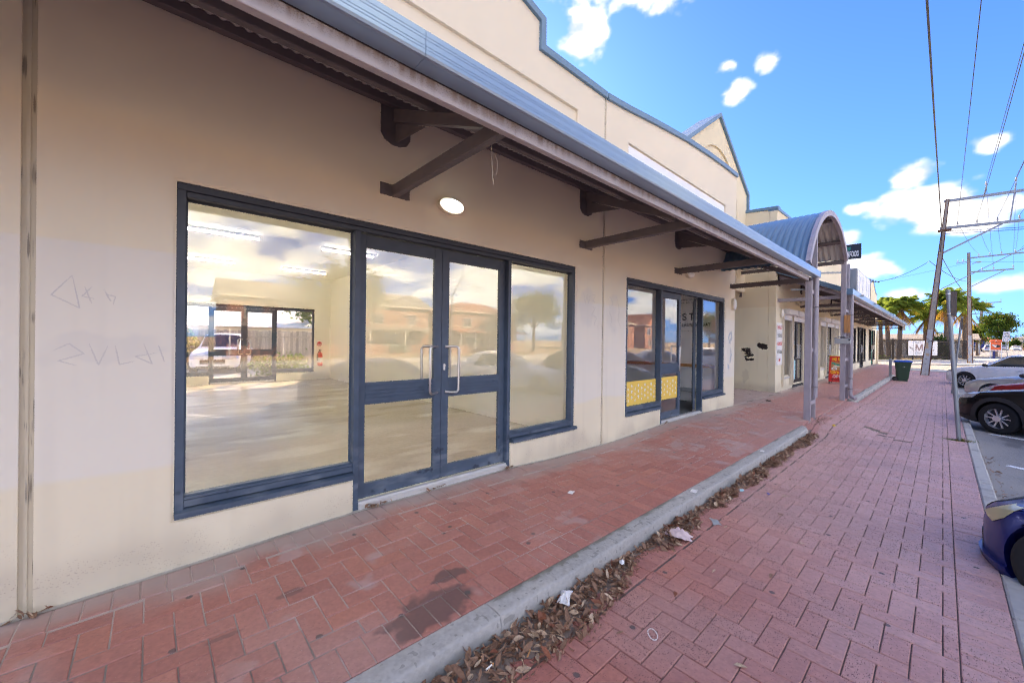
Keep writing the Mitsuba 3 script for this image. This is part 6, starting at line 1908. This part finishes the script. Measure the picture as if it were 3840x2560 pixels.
def litter(name, label, spots, mat='m_leaf', seed=1, size=(.018, .095)):
    r = np.random.default_rng(seed)
    vs, fs, us, n = [], [], [], 0
    for x, y, z in spots:
        V, F = leaf_mesh(r, size[0] + (size[1] - size[0]) * r.uniform() ** 1.4)
        a = r.uniform(0, 6.28); tx, ty = r.normal(0, .55, 2)
        Rz_ = np.array([[math.cos(a), -math.sin(a), 0], [math.sin(a), math.cos(a), 0], [0, 0, 1]])
        Rx = np.array([[1, 0, 0], [0, math.cos(tx), -math.sin(tx)], [0, math.sin(tx), math.cos(tx)]])
        Ry = np.array([[math.cos(ty), 0, math.sin(ty)], [0, 1, 0], [-math.sin(ty), 0, math.cos(ty)]])
        V = V @ (Rz_ @ Rx @ Ry).T
        V = V - [0, 0, V[:, 2].min() * .8] + [x, y, z]
        vs.append(V); fs.append(F + n); n += len(V)
        us.append(np.tile([r.uniform(), r.uniform()], (len(V), 1)))
    return thing_litter(name, label, tm(np.vstack(vs), np.vstack(fs)), np.vstack(us), mat)


def thing_litter(name, label, m, uv, mat):
    k = add(name, m, mat, uv=uv, kind='stuff', label=label, cat='leaves', smooth=True)
    return k


r = np.random.default_rng(12)
# how far the drift reaches from the kerb, and how thick it lies, along the kerb (x, reach, thickness)
DR = np.array([[-2, .10, .3], [-.6, .22, .6], [.2, .36, 1], [.8, .40, 1], [1.2, .36, 1], [1.35, .26, .8], [1.6, .26, 1], [1.85, .30, 1], [2.05, .26, 1], [2.3, .20, 1], [2.6, .16, .9], [2.8, .07, .5], [2.95, .06, .4], [3.15, .16, .9], [3.45, .20, 1], [3.7, .16, .9], [3.9, .07, .45], [4.2, .06, .4],
               [4.4, .15, .9], [4.8, .17, 1], [5.0, .08, .4], [5.3, .15, .9], [5.8, .17, 1], [6.1, .09, .5], [6.5, .15, .9], [7.1, .13, .8], [7.5, .06, .4], [7.9, .15, .9], [8.6, .16, .9], [9.1, .12, .7], [9.3, .0, 0]])
spots = []
for _ in range(7000):
    x = r.uniform(-1.5, 9.25)
    reach, th = np.interp(x, DR[:, 0], DR[:, 1]), np.interp(x, DR[:, 0], DR[:, 2])
    if r.uniform() > th * (.42 + .58 * min(1, reach / .25)):
        continue
    reach *= .80 + .60 * meshkit.noise(np.array([x * 5.0, 1.0, 0.0]), 4)
    u = r.uniform() ** 1.15
    y = KF - .012 - u * reach
    pile = .055 * th * (1 - u) ** .8 * min(1, reach / .22)
    spots.append((x, y, float(zl(x, y)) + r.uniform(0, 1) * pile))
litter('leaf_litter', 'brown dry leaves heaped along the foot of the concrete kerb', spots, seed=2)
# fine crumbs between the leaves
V, F, U, n = [], [], [], 0
for _ in range(5200):
    x = r.uniform(-1, 9.2)
    reach = np.interp(x, DR[:, 0], DR[:, 1]) * 1.05 + .03
    y = KF - .01 - (r.uniform() ** 1.2) * reach
    s = r.uniform(.002, .010)
    a = r.uniform(0, 6.28)
    d = np.array([math.cos(a), math.sin(a), 0]) * s * r.uniform(1, 2.5); e = np.array([-math.sin(a), math.cos(a), 0]) * s * .5
    c = np.array([x, y, float(zl(x, y)) + .003])
    V += [c - d, c + e, c + d + [0, 0, s * .5], c - e]; F += [[n, n + 1, n + 2], [n, n + 2, n + 3]]; n += 4
    U += [[r.uniform(0, .45), r.uniform()]] * 4
add('leaf_crumbs', tm(V, F), 'm_leaf', kind='stuff', label='dark crumbs of broken leaves and dirt beside the concrete kerb', cat='debris', uv=np.array(U))
DS = np.linspace(-1, 9.2, 400)
dirtm = tm(np.array([[x, KF - .004, float(zl(x, -1.78)) + .0035] for x in DS] + [[x, KF - .01 - np.interp(x, DR[:, 0], DR[:, 1]) * (.35 + .75 * meshkit.fbm(np.array([x * 9, 0, 0.]), 4, 2)), float(zl(x, -1.9)) + .0025] for x in DS]), [[k, k + 400, k + 401, k + 1] for k in range(399)])
add('gutter_dirt', dirtm, 'm_gutterdirt', kind='stuff', label='grey-brown dirt under the leaf drift at the kerb foot', cat='dirt')
spots = []
for _ in range(700):
    x = r.uniform(3.4, 10.2)
    th = max(np.exp(-((x - 6.4) / 1.3) ** 2), .35 * np.exp(-((x - 9.2) / .8) ** 2), .25)
    if r.uniform() > th: continue
    y = -3.90 - abs(r.normal(0, .16)) * (1.0 if x < 8 else .5)
    spots.append((x, y, -.328 + r.uniform(0, .012)))
litter('leaf_litter', 'brown leaves in the road gutter beside the parked cars', spots, seed=5, size=(.03, .07))
# leaves in the door corners, by the post and along the wall
groups = (('brown leaves caught at the left foot of the empty shop door', [(1.40 + abs(r.normal(0, .10)), -.035 + r.normal(0, .014)) for _ in range(26)]), ('brown leaves caught under the middle of the empty shop door', [(2.05 + r.normal(0, .07), -.03 + r.normal(0, .012)) for _ in range(16)]),
          ('dry leaves at the right foot of the empty shop door', [(3.10 + r.normal(0, .05), -.03 + r.normal(0, .016)) for _ in range(16)]), ('dead leaves at the foot of the left wall joint', [(-.50 + r.normal(0, .05), -.03 + r.normal(0, .015)) for _ in range(14)]), ('dead leaves at the left corner of the laundry door', [(6.95 + r.normal(0, .05), -.04 + r.normal(0, .015)) for _ in range(12)]))
for lb, pts in groups:
    litter('leaf_cluster', lb, [(x, y, float(zu(x, min(0, y))) + .006 + r.uniform(0, .015)) for x, y in pts], seed=int(abs(pts[0][0]) * 100), size=(.03, .07))
litter('leaf_cluster', 'leaves and twigs drifted round the foot of the near double post', [(10.0 + r.normal(.2, .28), -1.80 + r.normal(0, .07), float(zl(10.2, -1.8)) + r.uniform(0, .02)) for _ in range(60)], seed=77, size=(.03, .07))
litter('leaf_cluster', 'dry leaves caught beside the wheelie bin', [(27.3 + r.normal(0, .12), -1.78 + r.normal(0, .05), -.19 + r.uniform(0, .03)) for _ in range(40)], seed=78, size=(.05, .09))
singles = [(2.62, -2.25), (3.35, -2.62), (2.02, -2.20), (1.55, -2.55), (4.62, -2.38), (6.35, -2.55), (7.1, -2.8), (3.9, -2.12), (5.2, -2.28), (1.7, -2.42), (5.9, -2.18), (3.1, -2.32), (8.4, -2.2), (2.3, -2.75), (4.1, -2.66)]
for k, (x, y) in enumerate(singles):
    rr = np.random.default_rng(200 + k)
    V, F = leaf_mesh(rr, rr.uniform(.05, .075))
    a = rr.uniform(0, 6.28)
    m = xf(tm(V, F), (x, y, float(zl(x, y)) + .006), rotz=a)
    add('fallen_leaf', m, 'm_leaf', smooth=True, uv=np.tile([rr.uniform(.3, 1), rr.uniform()], (len(V), 1)), label='single dry leaf lying loose on the lower pavement', cat='leaf', group='loose leaves on the pavement')


def crumple(w, h, amp, seed, n=10):
    xs = np.linspace(-.5, .5, n)
    g = grid_sheet(xs, xs, lambda X, Y: 0 * X)
    V = np.array(g.vertices)
    ang = np.arctan2(V[:, 1], V[:, 0]); rad = np.maximum(abs(V[:, 0]), abs(V[:, 1]))
    wob = meshkit.fbm(np.column_stack([np.cos(ang) * 1.5, np.sin(ang) * 1.5, ang * 0 + seed]), 3, seed)
    k = 1 if amp < .006 else (.55 + .9 * wob)
    nz = meshkit.fbm(np.column_stack([V[:, 0] * 3.4, V[:, 1] * 3.4, V[:, 0] * 0 + seed]), 3, seed)
    fold = np.abs(meshkit.noise(np.column_stack([V[:, 0] * 7, V[:, 1] * 7, V[:, 0] * 0 + seed * 3.1]), seed) - .5) * 2
    r_ = np.where(rad[:] > 0, 1, 1) * k
    x, y = V[:, 0] * r_ * w, V[:, 1] * r_ * h
    dome = np.clip(1 - rad * 1.9, 0, 1)
    z = amp * (.25 * nz + .5 * fold * (.3 + .7 * dome) + .6 * dome)
    return tm(np.column_stack([x, y, z]), g.faces)


def trash(name, label, cat, x, y, w, h, amp, seed, mat, rot=0, low=True, z=None, n=10):
    zz = (float(zl(x, y)) if low else float(zu(x, y))) + .004 if z is None else z
    k = add(name, xf(crumple(w, h, amp, seed, n), (x, y, zz), rotz=rot), mat, smooth=True, label=label, cat=cat)
    return k


pr('m_pinkbag', (.62, .50, .51), .35, spec=.5)
trash('plastic_bag', 'crumpled pale pink plastic bag on the leaf drift by the kerb', 'bag', 3.38, -1.92, .22, .11, .09, 3, 'm_pinkbag', 1.75, z=-.175, n=22)
trash('torn_wrapper', 'torn white and pink paper wrapper standing in the leaves at the kerb', 'wrapper', 1.98, -1.82, .13, .07, .06, 4, 'm_whitesign', .5, z=-.15, n=14)
trash('crumpled_paper', 'crumpled white paper in the road gutter', 'paper', 6.95, -4.16, .22, .18, .07, 6, 'm_whitesign', .9, z=-.326, n=12)
trash('paper_scrap', 'small white printed card lying on the upper footpath', 'paper', 3.15, -.92, .085, .055, .004, 7, 'm_whitesign', .3, low=False)
trash('paper_scrap', 'white ticket lying on top of the concrete kerb', 'paper', 4.22, -1.70, .11, .06, .004, 8, 'm_whitesign', .2, z=-.049)
trash('paper_scrap', 'second small white ticket farther along the top of the kerb', 'paper', 6.55, -1.70, .10, .05, .004, 9, 'm_whitesign', .1, z=-.048)
trash('paper_scrap', 'pale bluish scrap beside the leaf drift past the pink bag', 'paper', 3.95, -2.02, .13, .07, .015, 10, 'm_greybox', .6)
trash('paper_scrap', 'white scrap caught in the leaves in front of the crack in the kerb', 'paper', 2.62, -1.84, .06, .04, .03, 13, 'm_whitesign', .6, z=-.15)
trash('green_wrapper', 'small green and white sweet wrapper by the kerb', 'wrapper', 5.02, -1.90, .09, .06, .015, 14, 'm_cyan', .2)
trash('blue_scrap', 'tiny blue plastic scrap on the lower pavement', 'scrap', 5.15, -2.14, .045, .02, .004, 15, 'm_binlid', .8)
trash('yellow_scrap', 'yellow peel lying beside the near double post', 'scrap', 9.95, -2.02, .14, .05, .03, 16, 'm_yellow', .4)
trash('dark_rag', 'small black rag on the footpath before the cream side wall', 'rag', 12.2, -.32, .22, .12, .03, 17, 'm_black', .4, low=False)
t = thing('rubber_band', 'white oval rubber band lying on the lower pavement', 'band')
add('loop', xf(tube([(.045 * math.cos(a), .026 * math.sin(a), 0) for a in np.linspace(0, 2 * math.pi, 25)], .0022, 5), (2.16, -2.33, float(zl(2.2, -2.3)) + .004), rotz=.7), 'm_white', t)
for k, (x, y, z, rot, lb) in enumerate(((1.26, -1.93, -.130, .1, 'white cigarette butt lying on the near leaf heap'), (1.48, -1.99, -.145, .5, 'orange-tipped cigarette butt on the leaf heap'))):
    t = thing('cigarette_butt', lb, 'cigarette butt')
    add('paper', xf(tube([(-.02, 0, 0), (.02, 0, 0)], .004, 8), (x, y, z), rotz=rot), 'm_white' if k == 0 else 'm_wood', t)
    add('filter', xf(tube([(.0201, 0, 0), (.032, 0, 0)], .0041, 8), (x, y, z), rotz=rot), 'm_wood', t)
t = thing('drain_tap', 'small round cream cap on the wall foot left of the empty shop', 'cap') if False else None
